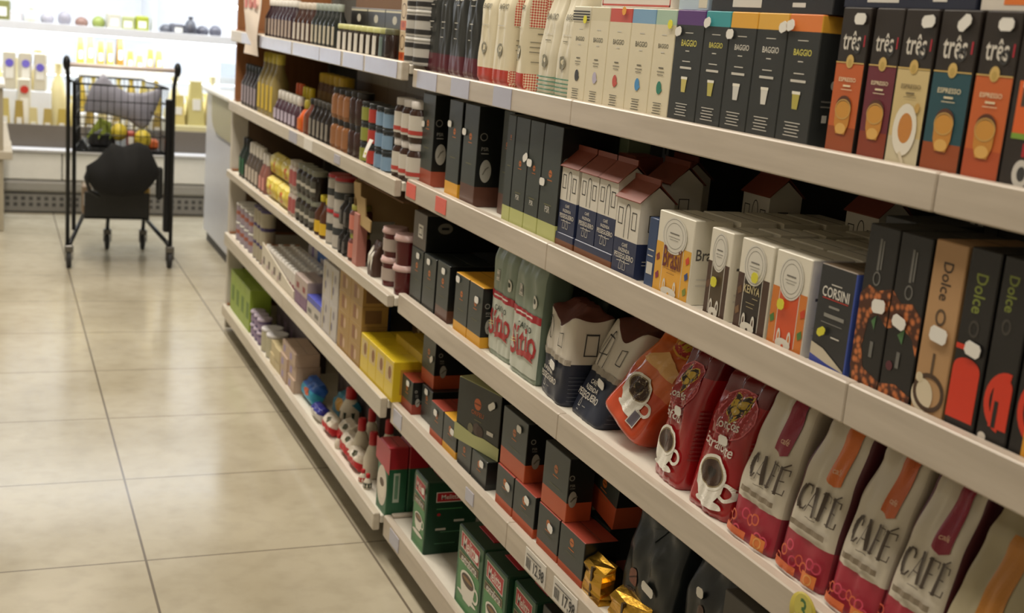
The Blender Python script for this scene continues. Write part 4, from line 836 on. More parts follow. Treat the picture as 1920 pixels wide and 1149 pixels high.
# ---- top shelf
A2 = 1.344
row('sauce_bottle', 'slim dark bottle with pale cap by the hanging paper', 'bottle', 'tall', *[4.960, 4.473], 8, .145, M('35242C', .2), WC, M('B3A294', .45), A2)
row('sauce_bottle', 'brown bottle with white label on the far top shelf', 'bottle', 'tall', *[4.464, 4.190], 4, .14, M('3A1F17', .2), M('C9BFB0', .35), M('CFC6BA', .45), A2)
row('sauce_bottle', 'dark bottle with tall white label beside the spice jars', 'bottle', 'tall', *[4.182, 3.847], 6, .14, M('262A28', .2), M('9AA39A', .35), M('C3BBA6', .45), A2)
row('spice_jar', 'little spice jar with lime lid and white label', 'spice jar', 'spice', *[3.834, 3.378], 7, .082, M('2A2019', .25), M('C9C98A', .4), M('DAD5CA', .45), A2)
row('spice_jar', 'little dark spice jar with green label', 'spice jar', 'spice', *[3.373, 3.315], 1, .082, M('3A3D40', .25), M('A9AA70', .4), M('6A7A74', .45), A2)
row('spice_jar', 'little black spice jar at the right end of the spice row', 'spice jar', 'spice', *[3.315, 3.269], 1, .082, KB, M('5E6048', .4), None, A2)
rowbox('tea_tin', 'black tin with pale oval label behind the spice jars', 'tin', *[3.916, 3.347], 3, .135, .1, [(1, M('211E1C', .35))], A2, x=1.05, front=[('e', M('B5AFA4', .45), 0, .105, .022, .012), ('r', M('C9C2AA', .45), -.09, .126, .09, .131)])
rowbox('cardboard_box', 'brown cardboard box stacked on the black tins', 'box', *[3.874, 3.357], 1, .10, .14, [(1, M('6B4A2E', .7))], A2+.1356, x=1.052)
rowbox('slim_carton', 'slim cream carton with dark print behind the spice jars', 'carton', *[3.336, 3.274], 1, .19, .05, [(1, M('B9AA90', .45))], A2, x=1.045, front=[('r', INK, -.006, .1, .006, .16)])
rowbox('cup_carton', 'cream and orange carton with ring print by the printed tins', 'carton', *[3.264, 3.161], 2, .082, .06, [(.3, M('C8642F', .4)), (1, M('CDB898', .45))], A2, levels=2, x=1.012, front=[('o', M('5A4030', .5), 0, .05, .02, .02, .003), ('e', M('A8401F', .4), 0, .014, .014, .008)])
PT = M('A8A6A2', .35)
row('printed_tin', 'white tin with black printed bands', 'tin', 'tin', *[3.147, 2.998], 2, .068, PT, M('D8D6D0', .4), M('BEBBB4', .45), A2, levels=3, extra=(M('2E2C2C', .5), ((.62, .8), (.12, .3))))
# ---- second shelf
B2 = 1.043
row('oil_bottle', 'clear dark-capped bottle at the far end', 'bottle', 'tall', *[5.415, 5.076], 5, .175, M('3A3638', .12), M('1E2422', .3), M('A59AA2', .4), B2)
row('oil_bottle', 'tall yellow bottle with pale cap', 'bottle', 'tall', *[5.064, 4.742], 4, .242, M('8F7F4E', .2), M('C9B84A', .35), M('CDB03A', .45), B2)
row('sauce_bottle', 'lilac-labelled bottle with white cap', 'bottle', 'squeeze', *[4.732, 4.349], 6, .115, M('46303A', .2), WC, M('BDB2C4', .45), B2)
row('mustard_jar', 'yellow-lidded jar behind the lilac-labelled bottles', 'jar', 'jar', *[4.712, 4.349], 5, .19, M('6A4426', .3), M('D2B02A', .4), M('8A6A3A', .45), B2, x=1.14)
row('mustard_bottle', 'bottle with orange cap behind the lilac-labelled bottles', 'bottle', 'squeeze', *[4.643, 4.538], 2, .15, M('B9A03A', .3), M('D8602A', .4), None, B2, x=1.03)
row('mustard_bottle', 'bottle with bright yellow cap behind the lilac-labelled bottles', 'bottle', 'squeeze', *[4.529, 4.375], 3, .145, M('A8943A', .3), M('D9C42A', .4), None, B2, x=1.03)
row('sauce_jar', 'orange sauce bottle next to the lilac-labelled bottles', 'bottle', 'squeeze', *[4.341, 4.248], 1, .112, M('C9591E', .3), M('B8A83A', .4), M('CF6A24', .4), B2)
row('sauce_jar', 'reddish brown bottle between orange bottle and dark bottles', 'bottle', 'tall', *[4.239, 4.158], 1, .125, M('6A3320', .25), DKL, M('7A4A30', .45), B2)
row('sauce_bottle', 'dark sauce bottle with thin pale label', 'bottle', 'tall', *[4.150, 3.866], 5, .128, M('231C19', .15), M('4A4640', .35), M('8A8378', .45), B2)
row('sauce_jar', 'caramel brown jar with dark cap', 'jar', 'jar', *[3.859, 3.652], 3, .094, M('8A5A35', .25), M('241F1C', .3), M('946440', .4), B2, levels=2)
row('sauce_jar', 'dark jar with cream lower band', 'jar', 'jar', *[3.646, 3.517], 2, .096, M('3A2420', .25), M('26201E', .3), None, B2, levels=2, extra=None)
row('pate_jar', 'small jar with yellow-green label', 'jar', 'spice', *[3.511, 3.441], 1, .0575, M('2E2F25', .25), M('24282A', .35), M('8F9440', .45), B2, levels=3)
row('pate_jar', 'small jar with red label', 'jar', 'spice', *[3.435, 3.368], 1, .0575, M('33282A', .25), M('24282A', .35), M('B33A30', .45), B2, levels=3)
row('pate_jar', 'small squat jar with light blue label', 'jar', 'spice', *[3.362, 3.224], 2, .0575, M('2E3438', .25), M('2A3034', .35), M('7E9CB8', .45), B2, levels=3)
row('spread_jar', 'brown spread jar with white lid and pale label', 'jar', 'jar', *[3.189, 2.998], 3, .105, M('3A241C', .25), M('D8D2CC', .4), M('CEC8BC', .45), B2, levels=2, extra=(M('B8433A', .45), ((.2, .3),)))
rowbox('dim_carton', 'grey-brown carton in shade at the back of the far second shelf', 'carton', *[4.604, 3.368], 6, .235, .08, [(.75, M('5E4A36', .5)), (1, M('8A8272', .5))], B2, x=1.27)
# bent paper price flag hanging in front of the blue-labelled jars
b = MB(); v = [(.962-.02*math.sin(t*1.2), 3.30+.018*s*(1-.25*t), 1.075+.05*(1-t)) for t in (0, .33, .66, 1) for s in (1, -1)]
v2 = [(a-.0008, c, d_) for a, c, d_ in v]
b.add(v+v2, [q for i in range(3) for q in ((2*i, 2*i+1, 2*i+3, 2*i+2), (8+2*i+2, 8+2*i+3, 8+2*i+1, 8+2*i))], PAPER, True)
b.box(.9445, .9462, 3.292, 3.302, 1.077, 1.089, M('D8D22E', .45))
tag(b.build('price_flag'), 'bent white paper price flag before the blue-labelled jars', 'price flag')
# ---- third shelf
C2 = .736
row('sauce_bottle', 'dark bottle with green base at far left end', 'bottle', 'tall', *[5.405, 5.277], 2, .17, M('1F2A25', .2), M('1E2020', .3), M('2F6A48', .45), C2)
row('sauce_bottle', 'white-capped clear bottle', 'bottle', 'squeeze', *[5.264, 4.979], 4, .165, M('544A42', .2), M('E6E2DA', .35), M('C2B6A8', .45), C2)
row('sauce_bottle', 'pink-labelled bottle with white cap beside yellow pouches', 'bottle', 'squeeze', *[4.968, 4.836], 2, .155, M('8A5A50', .3), M('DEDAD2', .35), M('D2948A', .45), C2)
YP = M('D2B83A', .35)
pz = [(.5, YP), (1, M('DCC850', .35))]
pd = [('e', M('D8682A', .4), .0, .045, .016, .014), ('r', M('C9481F', .4), -.016, .02, .012, .028)]
ysp = [4.825, 4.619, 4.419]
for i in range(2):
    for l in range(2):
        yc, w_ = fs(ysp[i], ysp[i+1])
        bag('pouch', 'yellow pouch with orange print, %s, %s tier' % (['left', 'right'][i], ['lower', 'upper'][l]), yc, C2+l*.088, w_-.004, .06, .086, 'pillow', pz, x=FX+.012*l, cat='pouch', key='yp%d' % i, front=pd, amp=.08, seed=90+i, group='yellow pouches on the far third shelf', L=.02)
row('cream_jar', 'white and red bottle beside the yellow pouches', 'bottle', 'jar', *[4.410, 4.303], 2, .098, M('B5A79C', .3), M('B9B2A4', .4), M('A85A58', .45), C2, levels=2)
row('preserve_jar', 'dark preserve jar with grey-green lid', 'jar', 'jar', *[4.294, 4.023], 4, .1, M('2B231E', .15), M('8A8C7C', .35), M('4A4840', .45), C2, levels=2, extra=(M('B5B0A2', .45), ((.3, .42),)))
row('syrup_bottle', 'brown syrup bottle with yellow cap and yellow label', 'bottle', 'tall', *[4.015, 3.872], 2, .132, M('4A2716', .15), M('D2C22E', .4), None, C2, extra=None)
# yellow label bands for the syrup bottles
for o in [q for q in COL.objects if q.name.startswith('syrup_bottle')]:
    r_ = max(v.co.x for v in o.data.vertices); t = MB(); t.lathe([(r_+.0006, .012), (r_+.0006, .05)], M('D6B02A', .45), 12); t.build('paper_label', o)
row('milk_tin', 'white tin with red top band', 'tin', 'tin', *[3.865, 3.698], 2, .112, M('8A8A88', .3), M('A82A2E', .4), M('B9B3AA', .45), C2, levels=2, extra=(M('35383A', .5), ((.4, .6),)))
row('sauce_bottle', 'small dark bottle beside the red-topped tins', 'bottle', 'tall', *[3.691, 3.587], 2, .09, M('1E1A1A', .15), M('3E3C38', .3), M('5E5A58', .45), C2, levels=2)
row('jam_jar', 'pink-labelled jar with green lid', 'jar', 'jar', *[3.580, 3.505], 1, .084, M('6A3A34', .25), M('A9A84A', .4), M('CC7A68', .45), C2, levels=2)
rowbox('wafer_carton', 'tall narrow pink carton beside the pink-labelled jars', 'carton', *[3.499, 3.451], 1, .155, .03, [(1, M('B5776B', .45))], C2)
b = bag('pouch', 'brown pouch with white oval windows beside the jam tubs', (3.375+3.285)/2, C2, .06, .05, .10, 'gusset', [(1, M('4A3228', .35))], x=FX+.004, cat='pouch', front=[('e', WL, -.012, .055, .010, .03), ('e', WL, .014, .045, .009, .028)], amp=.05, seed=97)
# cut-out cardboard display case round the jam tubs
yb = 3.056; b = MB(); CD = M('B79A68', .75, bump=.1); CDD = M('6E4E2E', .8)
prof = [(3.542, 0.239), (3.472, 0.244), (3.464, 0.207), (3.412, 0.207), (3.402, 0.157), (3.345, 0.153), (3.349, 0.120), (3.476, 0.126), (3.501, 0.190), (3.534, 0.205)]
n_ = len(prof); ya = prof[0][0]
b.add([(.986, p[0], C2+p[1]) for p in prof]+[(.990, p[0], C2+p[1]) for p in prof], [(0, 1, 2, 9), (2, 3, 8, 9), (3, 4, 7, 8), (4, 5, 6, 7), (19, 12, 11, 10), (19, 18, 13, 12), (18, 17, 14, 13), (17, 16, 15, 14)]+[(i, n_+i, n_+(i+1) % n_, (i+1) % n_) for i in range(n_)], CD)
b.box(.990, 1.19, ya-.004, ya, C2+.12, C2+.245, CD); b.box(1.12, 1.19, ya-.004, ya, C2+.001, C2+.12, CD)
b.box(1.19, 1.194, yb, ya, C2+.001, C2+.252, CDD)
b.box(.995, 1.19, yb+.03, ya-.004, C2+.246, C2+.250, CDD)
b.box(1.10, 1.14, yb+.06, yb+.14, C2+.165, C2+.20, CDD)
tag(b.build('cardboard_display'), 'cut-out brown cardboard display case behind the jam tubs', 'display case')
TB = M('5A1A1C', .25); TL = M('C9A8A2', .3)
for i, (yy, xx, lb_, lm) in enumerate([(3.093, 1.018, 'dark red jam tub with pale lid at right', None), (3.205, 1.018, 'dark red jam tub with pale lid and paper label at left', M('B5A69C', .45)), (3.150, 1.098, 'dark red jam tub with pale lid set behind the front two', None)]):
    for l in range(2):
        vessel('jam_tub', lb_+tiers(l, 2), 'jam tub', xx, yy, C2+l*.0815, 'tub', .034, .081, TB, TL, lm, 'dark red jam tubs', PI*.5, 20)
# ---- fourth shelf
D2 = .452
PUR = M('453A66', .35)
row('milk_powder_tin', 'silver tin with white lid', 'tin', 'tin', *[5.442, 5.061], 4, .082, M('8E8A88', .3), M('DAD8D2', .4), M('9A8E9A', .45), D2, levels=2, extra=(M('9A5A48', .45), ((.4, .6),)))
row('milk_powder_tin', 'tin with purple lid and cream label', 'tin', 'tin', *[5.037, 4.832], 3, .072, M('4A3F6A', .35), PUR, M('A8A08C', .45), D2, levels=3)
rowbox('cereal_carton', 'white carton with lilac print beside the purple-lidded tins', 'carton', *[4.703, 4.560], 1, .215, .06, [(.2, M('D8743A', .4)), (1, M('CFCBD2', .4))], D2, x=1.14, front=[('e', M('8A78B5', .45), .006, .1, .015, .05)])
BLU = M('3F74C8', .35)
rowbox('milk_pack', 'blue milk powder pack in the back row above the little cartons', 'pack', *[4.551, 3.769], 4, .23, .06, [(.86, BLU), (1, M('A8AEC0', .4))], D2, x=1.14, front=[('r', M('C9C4CC', .45), -.05, .05, .05, .10), ('e', M('B04A3A', .4), 0, .15, .02, .01)])
# open tray of little white cartons with caps
ta, tb = [4.810, 4.235]; b = MB(); TR = M('D2CAB8', .5)
b.hexa([(FX, tb, D2+.001), (FX+.004, tb, D2+.001), (FX+.004, ta, D2+.001), (FX, ta, D2+.001), (FX, tb, D2+.03), (FX+.004, tb, D2+.03), (FX+.004, ta, D2+.10), (FX, ta, D2+.10)], TR); b.box(FX+.15, FX+.154, tb, ta, D2+.001, D2+.03, TR); b.box(FX+.004, FX+.15, tb, tb+.004, D2+.001, D2+.03, TR); b.box(FX+.004, FX+.15, ta-.004, ta, D2+.001, D2+.09, M('CF7A3E', .45)); b.box(FX+.004, FX+.15, tb+.004, ta-.004, D2+.001, D2+.004, TR)
paint(b, [('r', M('6A5A54', .5), -.06-.1*k, .02, -.03-.1*k, .05) for k in range(4)]+[('r', M('B89AA0', .5), -.02-.1*k, .012, .0-.1*k, .03) for k in range(4)], lambda u, v_, e: (FX-e, ta+u, D2+v_))
tag(b.build('display_tray'), 'cream cardboard tray with orange end holding little capped cartons', 'tray')
me = carton_mesh(None, 'drink_carton', .046, .046, .084, [(.4, M('A88A90', .45)), (1, M('CFC9C0', .45))], front=[('r', M('9A4A58', .45), -.015, .02, .015, .04)])
capm = MB(); capm.lathe([(.010, 0), (.010, .008), (.008, .009)], M('F2F0EA', .3), 12); capm = capm.mesh('cap')
nn = int((ta-tb-.01)/.05)
for k in range(3):
    for i in range(nn):
        o = link('drink_carton', me); put(o, ta-.008-.05*(i+.5), FX+.008+.047*k, D2+.0045); link('cap', capm, o, (0, .012, .0842))
        tag(o, 'little capped drink carton in the tray, %s row%s' % (['front', 'middle', 'rear'][k], place_words(i, nn)), 'carton', 'little capped cartons in the tray')
rowbox('biscuit_carton', 'pinkish grey carton right of the cream tray', 'carton', *[4.217, 4.034], 2, .105, .07, [(.45, M('7A5A78', .45)), (1, M('B5A49C', .45))], D2, front=[('r', M('8A3A40', .45), -.02, .06, .02, .08)])
rowbox('milk_pack', 'white and bright blue pack', 'pack', *[4.026, 3.834], 2, .07, .08, [(1, M('BFB8AE', .45))], D2, top=M('4A52B4', .4), front=[('r', M('4A52B4', .4), -.05, .05, .05, .07), ('r', GREYINK, -.03, .015, .02, .03)])
rowbox('patterned_pack', 'white pack with grey pattern, tall stack', 'pack', *[3.827, 3.631], 2, .115, .07, [(1, M('BDB8B4', .45))], D2, levels=2, front=[('e', M('7A7488', .45), -.01, .04, .01, .014), ('e', M('8A8490', .45), .01, .08, .009, .014), ('r', M('B5A04A', .45), -.028, .01, -.022, .1)])
GB = M('A8854A', .45)
rowbox('cocoa_carton', 'golden brown carton in the tall stack', 'carton', *[3.617, 3.355], 2, .061, .08, [(1, GB)], D2, levels=4, front=[('r', M('8A5A38', .45), -.03, .01, .0, .05), ('e', M('C9A98A', .45), .016, .03, .012, .016)], side=[('r', M('7A5A3A', .5), .01, .01, .06, .05)])
rowbox('cocoa_carton', 'dark brown carton in the back row behind the yellow packs', 'carton', *[3.343, 2.972], 3, .085, .08, [(1, M('5E4630', .5))], D2, levels=2, x=1.13, front=[('e', M('B5A890', .5), 0, .05, .012, .012)])
YN = M('D8BC22', .35)
rowbox('cocoa_pack', 'bright yellow pack with pale side print', 'pack', *[3.349, 3.026], 4, .112, .17, [(1, YN)], D2, front=[('r', M('CDB47A', .45), -.03, .05, .03, .1), ('e', M('8A5A2E', .45), .008, .075, .014, .018)], side=[('r', M('B98A2A', .5), .02, .02, .14, .09)])
rowbox('cocoa_pack', 'lying yellow pack on top of the bright yellow packs', 'pack', *[3.241, 3.006], 2, .022, .10, [(1, M('C9A92A', .4))], D2+.113, x=1.05)
# ---- bottom shelf
E2 = .120
rowbox('tea_carton', 'lime green carton at the far end', 'carton', *[5.500, 5.042], 4, .18, .09, [(1, M('8FA83A', .4))], E2, x=.985, front=[('r', M('5A7A22', .45), -.02, .05, .04, .12)], side=[('e', M('A84A2E', .45), .05, .07, .02, .03)])
row('yogurt_pot', 'purple pot beside the lime green carton', 'pot', 'tub', *[5.029, 4.820], 3, .055, M('6A5A8A', .35), M('B5A8B8', .4), M('9A8AA8', .45), E2, levels=2)
row('cream_tin', 'white tin in front of dark cartons', 'tin', 'tin', *[4.808, 4.614], 2, .095, M('B8B4B4', .35), M('DAD8DA', .4), M('B9B49A', .45), E2)
rowbox('biscuit_carton', 'dark plum carton in shade behind the purple pots', 'carton', *[5.005, 4.414], 5, .15, .07, [(1, M('4A3E44', .5))], E2, x=1.09, front=[('r', M('6A5A68', .5), -.02, .06, .02, .1)])
rowbox('pudding_carton', 'pale yellow-white carton stack beside the white tin', 'carton', *[4.593, 4.414], 2, .045, .09, [(1, M('C4B48A', .45))], E2, levels=2, jitter=.008, seed=3, side=[('r', M('8A8AB5', .5), .01, .01, .07, .035)])
rowbox('pudding_carton', 'pale pink-beige carton stack before the dark upright packs', 'carton', *[4.404, 4.174], 2, .048, .09, [(1, M('B9A08C', .45))], E2, levels=3, jitter=.008, seed=4, front=[('r', M('9A8AB8', .5), -.03, .01, .0, .035)])
rowbox('flour_pack', 'upright grey-brown pack in the shaded row', 'pack', *[4.140, 3.615], 6, .18, .10, [(1, M('5A5050', .5))], E2, x=1.135, front=[('r', M('6E6464', .5), -.012, .04, .012, .15)])
bag('snack_bag', 'blue bag lying on the bottom shelf by the pale cartons', 4.088, E2, .14, .06, .085, 'pillow', [(.5, M('3AA0C4', .3)), (1, M('2F62B8', .3))], x=FX+.01, cat='bag', pitch=-.5, front=[('e', M('C9694A', .4), .02, .03, .03, .012)], amp=.12, seed=101)
bag('snack_bag', 'teal bag with orange print behind the blue bag', 3.854, E2, .16, .06, .095, 'pillow', [(1, M('2F7A94', .35))], x=FX+.065, cat='bag', pitch=-.4, front=[('e', M('C9983A', .4), .0, .05, .05, .02)], amp=.1, seed=102)
bag('snack_bag', 'dark blue and white bag at the rail of the bottom shelf', 3.885, E2, .10, .05, .05, 'pillow', [(.5, M('D8D4CC', .35)), (1, M('2A2F8A', .3))], x=FX-.0, cat='bag', pitch=-.3, amp=.1, seed=103)
for i, (px_, xx, h_) in enumerate([(3.742, FX+.0, .06), (3.628, FX+.02, .08), (3.520, FX+.0, .075), (3.417, FX-.001, .06)]):
    bag('snack_bag', ['white bag with red base lying beside the blue bags', 'white bag with red base set behind its neighbours', 'white bag with red base left of the squeeze bottles', 'white bag with red base under the squeeze bottles'][i], px_, E2, .10, .055, h_, 'pillow', [(.45, M('B8242A', .35)), (1, M('DCD2C2', .35))], x=xx, cat='bag', pitch=-.4, front=[('e', M('4A4A30', .45), .01, h_*.7, .014, .01)], amp=.1, seed=104+i, group='white and red bags')
MW = M('D8CFBC', .35); MRC = M('B51F24', .35)
def sq(label, px_, xx, r, h, z=E2, labm=None): vessel('condensed_milk_bottle', label, 'bottle', xx, px_, z, 'squeeze', r, h, MW, MRC, labm, 'white bottles with red caps', PI*.5, 20)
GLB = M('2A3A2C', .45)
sq('large white squeeze bottle with red cap and green label, at the back', 3.80, 1.09, .038, .135, labm=GLB)
sq('large white squeeze bottle with red cap behind the green-labelled one', 3.66, 1.165, .036, .14)
sq('white squeeze bottle with red cap beside the white bags', 3.535, 1.085, .026, .148)
sq('white squeeze bottle with red cap, middle of the group', 3.47, 1.035, .027, .14)
sq('white squeeze bottle with red cap in front of the green packs', 3.335, 1.032, .027, .142)
sq('white squeeze bottle with red cap tucked behind the front one', 3.40, 1.10, .027, .155)
sq('tiny white bottle with red cap left front at the rail', 3.60, 1.0, .013, .045)
sq('tiny white bottle with red cap at the middle of the rail', 3.30, .996, .013, .04, labm=M('B5242A', .4))
sq('tiny white bottle with red cap right front at the rail', 3.25, .996, .013, .045, labm=GLB)
ya, yb = [3.131, 3.035]
for i in range(3):
    carton('coffee_pack', ['green and red pack with white oval at the front of its row', 'green and red pack in the middle of its row of three', 'green and red pack at the back of its row of three'][i], 'coffee pack', ya, yb, E2, .2, .058, [(.68, M('2F6A48', .4), M('245A3C', .4)), (1, M('B0303A', .4), M('A01F28', .4))], x=FX+.006+.06*i,
           front=[('p', M('B8303A', .4), [(-.07, .135), (.06, .125), (.06, .197), (-.07, .197)]), ('e', M('D8CFC0', .45), .0, .075, .045, .058), ('e', M('E4DCCB', .45), .0, .07, .03, .03), ('e', M('5A4632', .45), .0, .085, .02, .012)] if i == 0 else [], side=[('r', M('A9B5A4', .5), .018, .04, .036, .125), ('r', M('5E8268', .5), .022, .05, .032, .118)], group='green and red packs', c=.003)
# ================================================================== chilled display, counter, trolley
FB = 8.7
CHW = M('D9D7D0', .4); CHG = M('6E675F', .5); CHS = M('CFCFD2', .3); CHD = M('3E3C39', .6); CHI = M('E4E6EA', .5)
fr = empty('refrigerated_display', (.8, FB, 0)); tag(fr, 'long white open refrigerated display lit along the back wall', 'fridge')
def FP(nm, mb, sub=None):
    o = mb.build(nm); o.parent = sub or fr
    o.matrix_parent_inverse = Matrix.Translation(fr.location).inverted() if not sub else Matrix.Identity(4); return o
X0, X1 = -1.4, 3.3
b = MB(); b.box(X0, X1, FB+.02, FB+1.1, .001, .13, CHD)
b.box(X0, X1, FB+.012, FB+.0205, .012, .128, M('77746E', .5))
for k in range(96):
    for z_ in (.045, .085): b.box(X0+.03+k*.048, X0+.055+k*.048, FB+.0105, FB+.0125, z_, z_+.024, CHD)
FP('base_grille', b)
b = MB()
xs = [X0, .42, 1.6, X1]
for a, c_ in zip(xs, xs[1:]): b.box(a+.003, c_-.003, FB, FB+.05, .225, .405, CHW, .006)
b.box(X0, X1, FB-.004, FB+.05, .135, .222, M('8E8B84', .4), .02)
FP('front_panel', b)
b = MB(); b.box(X0, X1, FB-.03, FB+.05, .407, .436, CHS, .01); FP('bumper_rail', b)
b = MB(); b.box(X0, X1, FB+.06, FB+.09, .40, .58, CHG); b.box(X0, X1, FB+.09, FB+1.0, .42, .45, CHI); FP('lower_deck', b)
b = MB(); b.box(X0, X1, FB+1.02, FB+1.1, .13, 2.15, CHI); FP('rear_wall', b)
b = MB(); b.box(X0, X1, FB+.05, FB+1.1, 2.05, 2.25, CHW); b.box(X0, X1, FB+.0, FB+.06, 1.95, 2.25, CHW); FP('canopy', b)
for z_, yy in ((1.215, FB+.30), (.93, FB+.42)):
    b = MB(); b.box(X0, X1, yy, FB+1.02, z_-.02, z_, CHI, .004); b.box(X0, X1, yy-.008, yy, z_-.035, z_+.022, CHS, .002)
    s = FP('rack', b)
    b = MB(); b.tube([(X0+.1, yy+.03, z_-.032), (X1-.1, yy+.03, z_-.032)], .010, M('F4F7FF', .5, emit=6.)); FP('light_tube', b, s)
b = MB(); b.box(1.16, 2.6, FB+.34, FB+.40, 1.455, 1.475, CHW); b.box(1.18, 2.58, FB+.35, FB+.39, 1.43, 1.455, M('FAFCFF', .5, emit=9.)); FP('lamp_bar', b)
b = MB(); b.box(1.02, 1.045, FB+.34, FB+1.02, 1.2155, 2.04, CHI); FP('divider', b)
rnd = random.Random(7)
def pouchy(nm, label, cat, x, y, z, w, d, h, col, group, sh='wedge'):
    m = M(col, .35); b = MB()
    if sh == 'wedge':
        b.hexa([(-w/2, 0, 0), (w/2, 0, 0), (w/2, d, 0), (-w/2, d, 0), (-w*.32, d*.35, h), (w*.34, d*.4, h), (w*.3, d*.7, h), (-w*.3, d*.7, h)], m)
        b.box(-w*.22, w*.24, -.003+d*.14, d*.2, h*.35, h*.6, M('EFEDE4', .4))
    elif sh == 'bag':
        b.lathe([(w*.3, 0), (w*.5, h*.08), (w*.52, h*.4), (w*.34, h*.75), (w*.13, h*.86), (w*.24, h)], m, 12)
    elif sh == 'round':
        b.blob((0, 0, h/2), (w/2, w/2, h/2), m, 14, 8)
    else:
        b.box(-w/2, w/2, 0, d, 0, h, m, .008); b.box(-w*.3, w*.3, -.002, 0, h*.3, h*.7, M('EFEDE4', .4))
    o = b.build(nm); o.location = (x, y, z); o.rotation_euler = (0, 0, rnd.uniform(-.2, .2)); tag(o, label, cat, group); return o
CH = ['B8A250', 'C4B26A', 'A8904A', 'CDBF8A', 'B09A56']
wx = [-.02+i*.088 for i in range(13)]
for i, x in enumerate(wx):
    pouchy('cheese_wedge', 'pale cheese wedge on the lowest chilled deck'+place_words(i, len(wx)), 'cheese', x, FB+.102, .4515, .07, .038, .27+rnd.uniform(-.04, .05), CH[i % 5], 'cheese wedges on the lowest deck')
n = 13
for i in range(n):
    pouchy('cheese_bag', 'tied cheese bag behind the wedges'+place_words(i, n), 'cheese', .0+i*.13, FB+.53, .4515, .115, .12, .34+rnd.uniform(-.05, .05), ['CFC6A0', 'C4B47A', 'B8A460'][i % 3], 'tied cheese bags', 'bag')
for i, x in enumerate([.02, .15, .28, .41]):
    pouchy('cheese_bag', 'beige cheese bag behind the sealed cheeses'+place_words(i, 4), 'cheese', x, FB+.345, .4515, .115, .12, [.58, .54, .60, .52][i], ['C4B47A', 'CFC39A', 'B8A468', 'C9BC8C'][i], 'beige cheese bags', 'bag')
for i, x in enumerate([1.18, 1.31, 1.44]):
    pouchy('cheese_bag', 'pale cheese bag beside the white counter'+place_words(i, 3), 'cheese', x, FB+.345, .4515, .11, .12, [.48, .42, .50][i], ['C9BC8C', 'C4B47A', 'CFC6A0'][i], 'pale cheese bags by the counter', 'bag')
lab = [(.10, .965, '6E62C8'), (.20, .965, '7A6ECC'), (.29, .945, '6E62C8'), (.19, .80, 'C8392E')]
for i, (x, z, c_) in enumerate(lab):
    o = pouchy('cheese_pack', ['wrapped cheese with violet seal at far left', 'wrapped cheese with violet seal, middle of three', 'wrapped cheese with violet seal, right of three', 'wrapped cheese with red seal below the violet ones'][i], 'cheese', x, FB+.215 if i < 3 else FB+.145, .79 if i < 3 else .4515, .082, .05, .25 if i < 3 else .42, 'CFC8B4', 'sealed cheese packs', 'pack')
    s = MB(); s.lathe([(.026, 0), (.026, .003)], M(c_, .4), 16); q = s.build('seal', o, loc=(0, -.004, z-o.location.z), rot=(PI/2, 0, 0))
n = 9
for i in range(n):
    x = .56+i*.066; h = .225+.03*math.sin(i*1.9)
    pouchy('cheese_block', 'tall yellow cheese block on the middle rack'+place_words(i, n), 'cheese', x, FB+.46, .9305, .052, .07, h if i < 5 else h-.07, ['B89A36', 'C4AC50', 'A5842E', 'BCA648', '94702A'][i % 5], 'yellow cheese blocks', 'wedge')
n = 7
for i in range(n):
    pouchy('cheese_cylinder', 'small yellow cheese roll stacked behind the trolley'+place_words(i, n), 'cheese', .55+i*.083, FB+.30, .66, .078, .1, .24, ['B89E3A', 'C4B050'][i % 2], 'yellow cheese rolls', 'bag')
b = MB(); b.box(.50, 1.10, FB+.2, FB+.42, .4525, .659, CHI, .004); tag(b.build('riser'), 'white plastic riser under the yellow cheese rolls', 'riser')
b = MB(); b.box(.02, .36, FB+.205, FB+.28, .4525, .789, CHI, .004); tag(b.build('riser'), 'white plastic riser under the sealed cheeses', 'riser')
TOPI = [(-.02, 'D0CDA0', 'bag', .16, 'pale bag at top left of the chilled display'), (.06, '7A7A4A', 'pack', .16, 'olive box at top left of the chilled display'), (.14, 'C9C4C8', 'pack', .09, 'white tub beside the olive box on the top rack'), (.24, 'D8DAC8', 'bag', .12, 'pale green bag on the top rack'),
        (.34, 'A8A4AC', 'round', .10, 'left grey round container on the top rack'), (.45, '9A969E', 'round', .12, 'right grey round container on the top rack'), (.56, '8A6A5E', 'round', .085, 'reddish brown round container on the top rack'), (.67, '8E9A4E', 'round', .10, 'small green round container on the top rack'), (.77, 'C4C0B0', 'pack', .13, 'beige pack beside the green container'),
        (.86, 'A8AC7A', 'pack', .115, 'pale olive box left of the lime box'), (.955, 'A4AC3E', 'pack', .125, 'lime green box in the middle of the top rack'), (1.12, '5E5F66', 'round', .08, 'dark grey tub beside the lime box'), (1.20, '6A6A72', 'pack', .09, 'grey tub in the dark group on the top rack'), (1.28, '44444C', 'bag', .15, 'dark bag with peaked top on the top rack'),
        (1.37, '50505A', 'round', .09, 'left dark round tub under the lamp'), (1.46, '565660', 'round', .10, 'right dark round tub under the lamp'), (1.58, 'E0CCD0', 'pack', .10, 'pale pink pack under the lamp'), (1.68, 'D8587A', 'pack', .10, 'rose pink pack near the shelf end')]
for x, c_, sh, h, lb in TOPI:
    pouchy('chilled_item', lb, 'food pack', x, FB+.36 if sh != 'round' else FB+.41, 1.2155, .088, .09, h*.92, c_, 'items on the top chilled rack', sh)
for i, (x, h, c_) in enumerate([(1.305, .30, 'C4B878'), (1.425, .24, 'B8A868'), (1.18, .20, 'BCAA60')]):
    pouchy('cheese_wedge', ['big pale cheese wedge right of the trolley', 'pale cheese beside the white counter', 'pale cheese close to the trolley edge'][i], 'cheese', x, FB+.12, .62, .12 if i == 0 else .095, .10, h, c_, 'big cheese pieces', 'wedge')
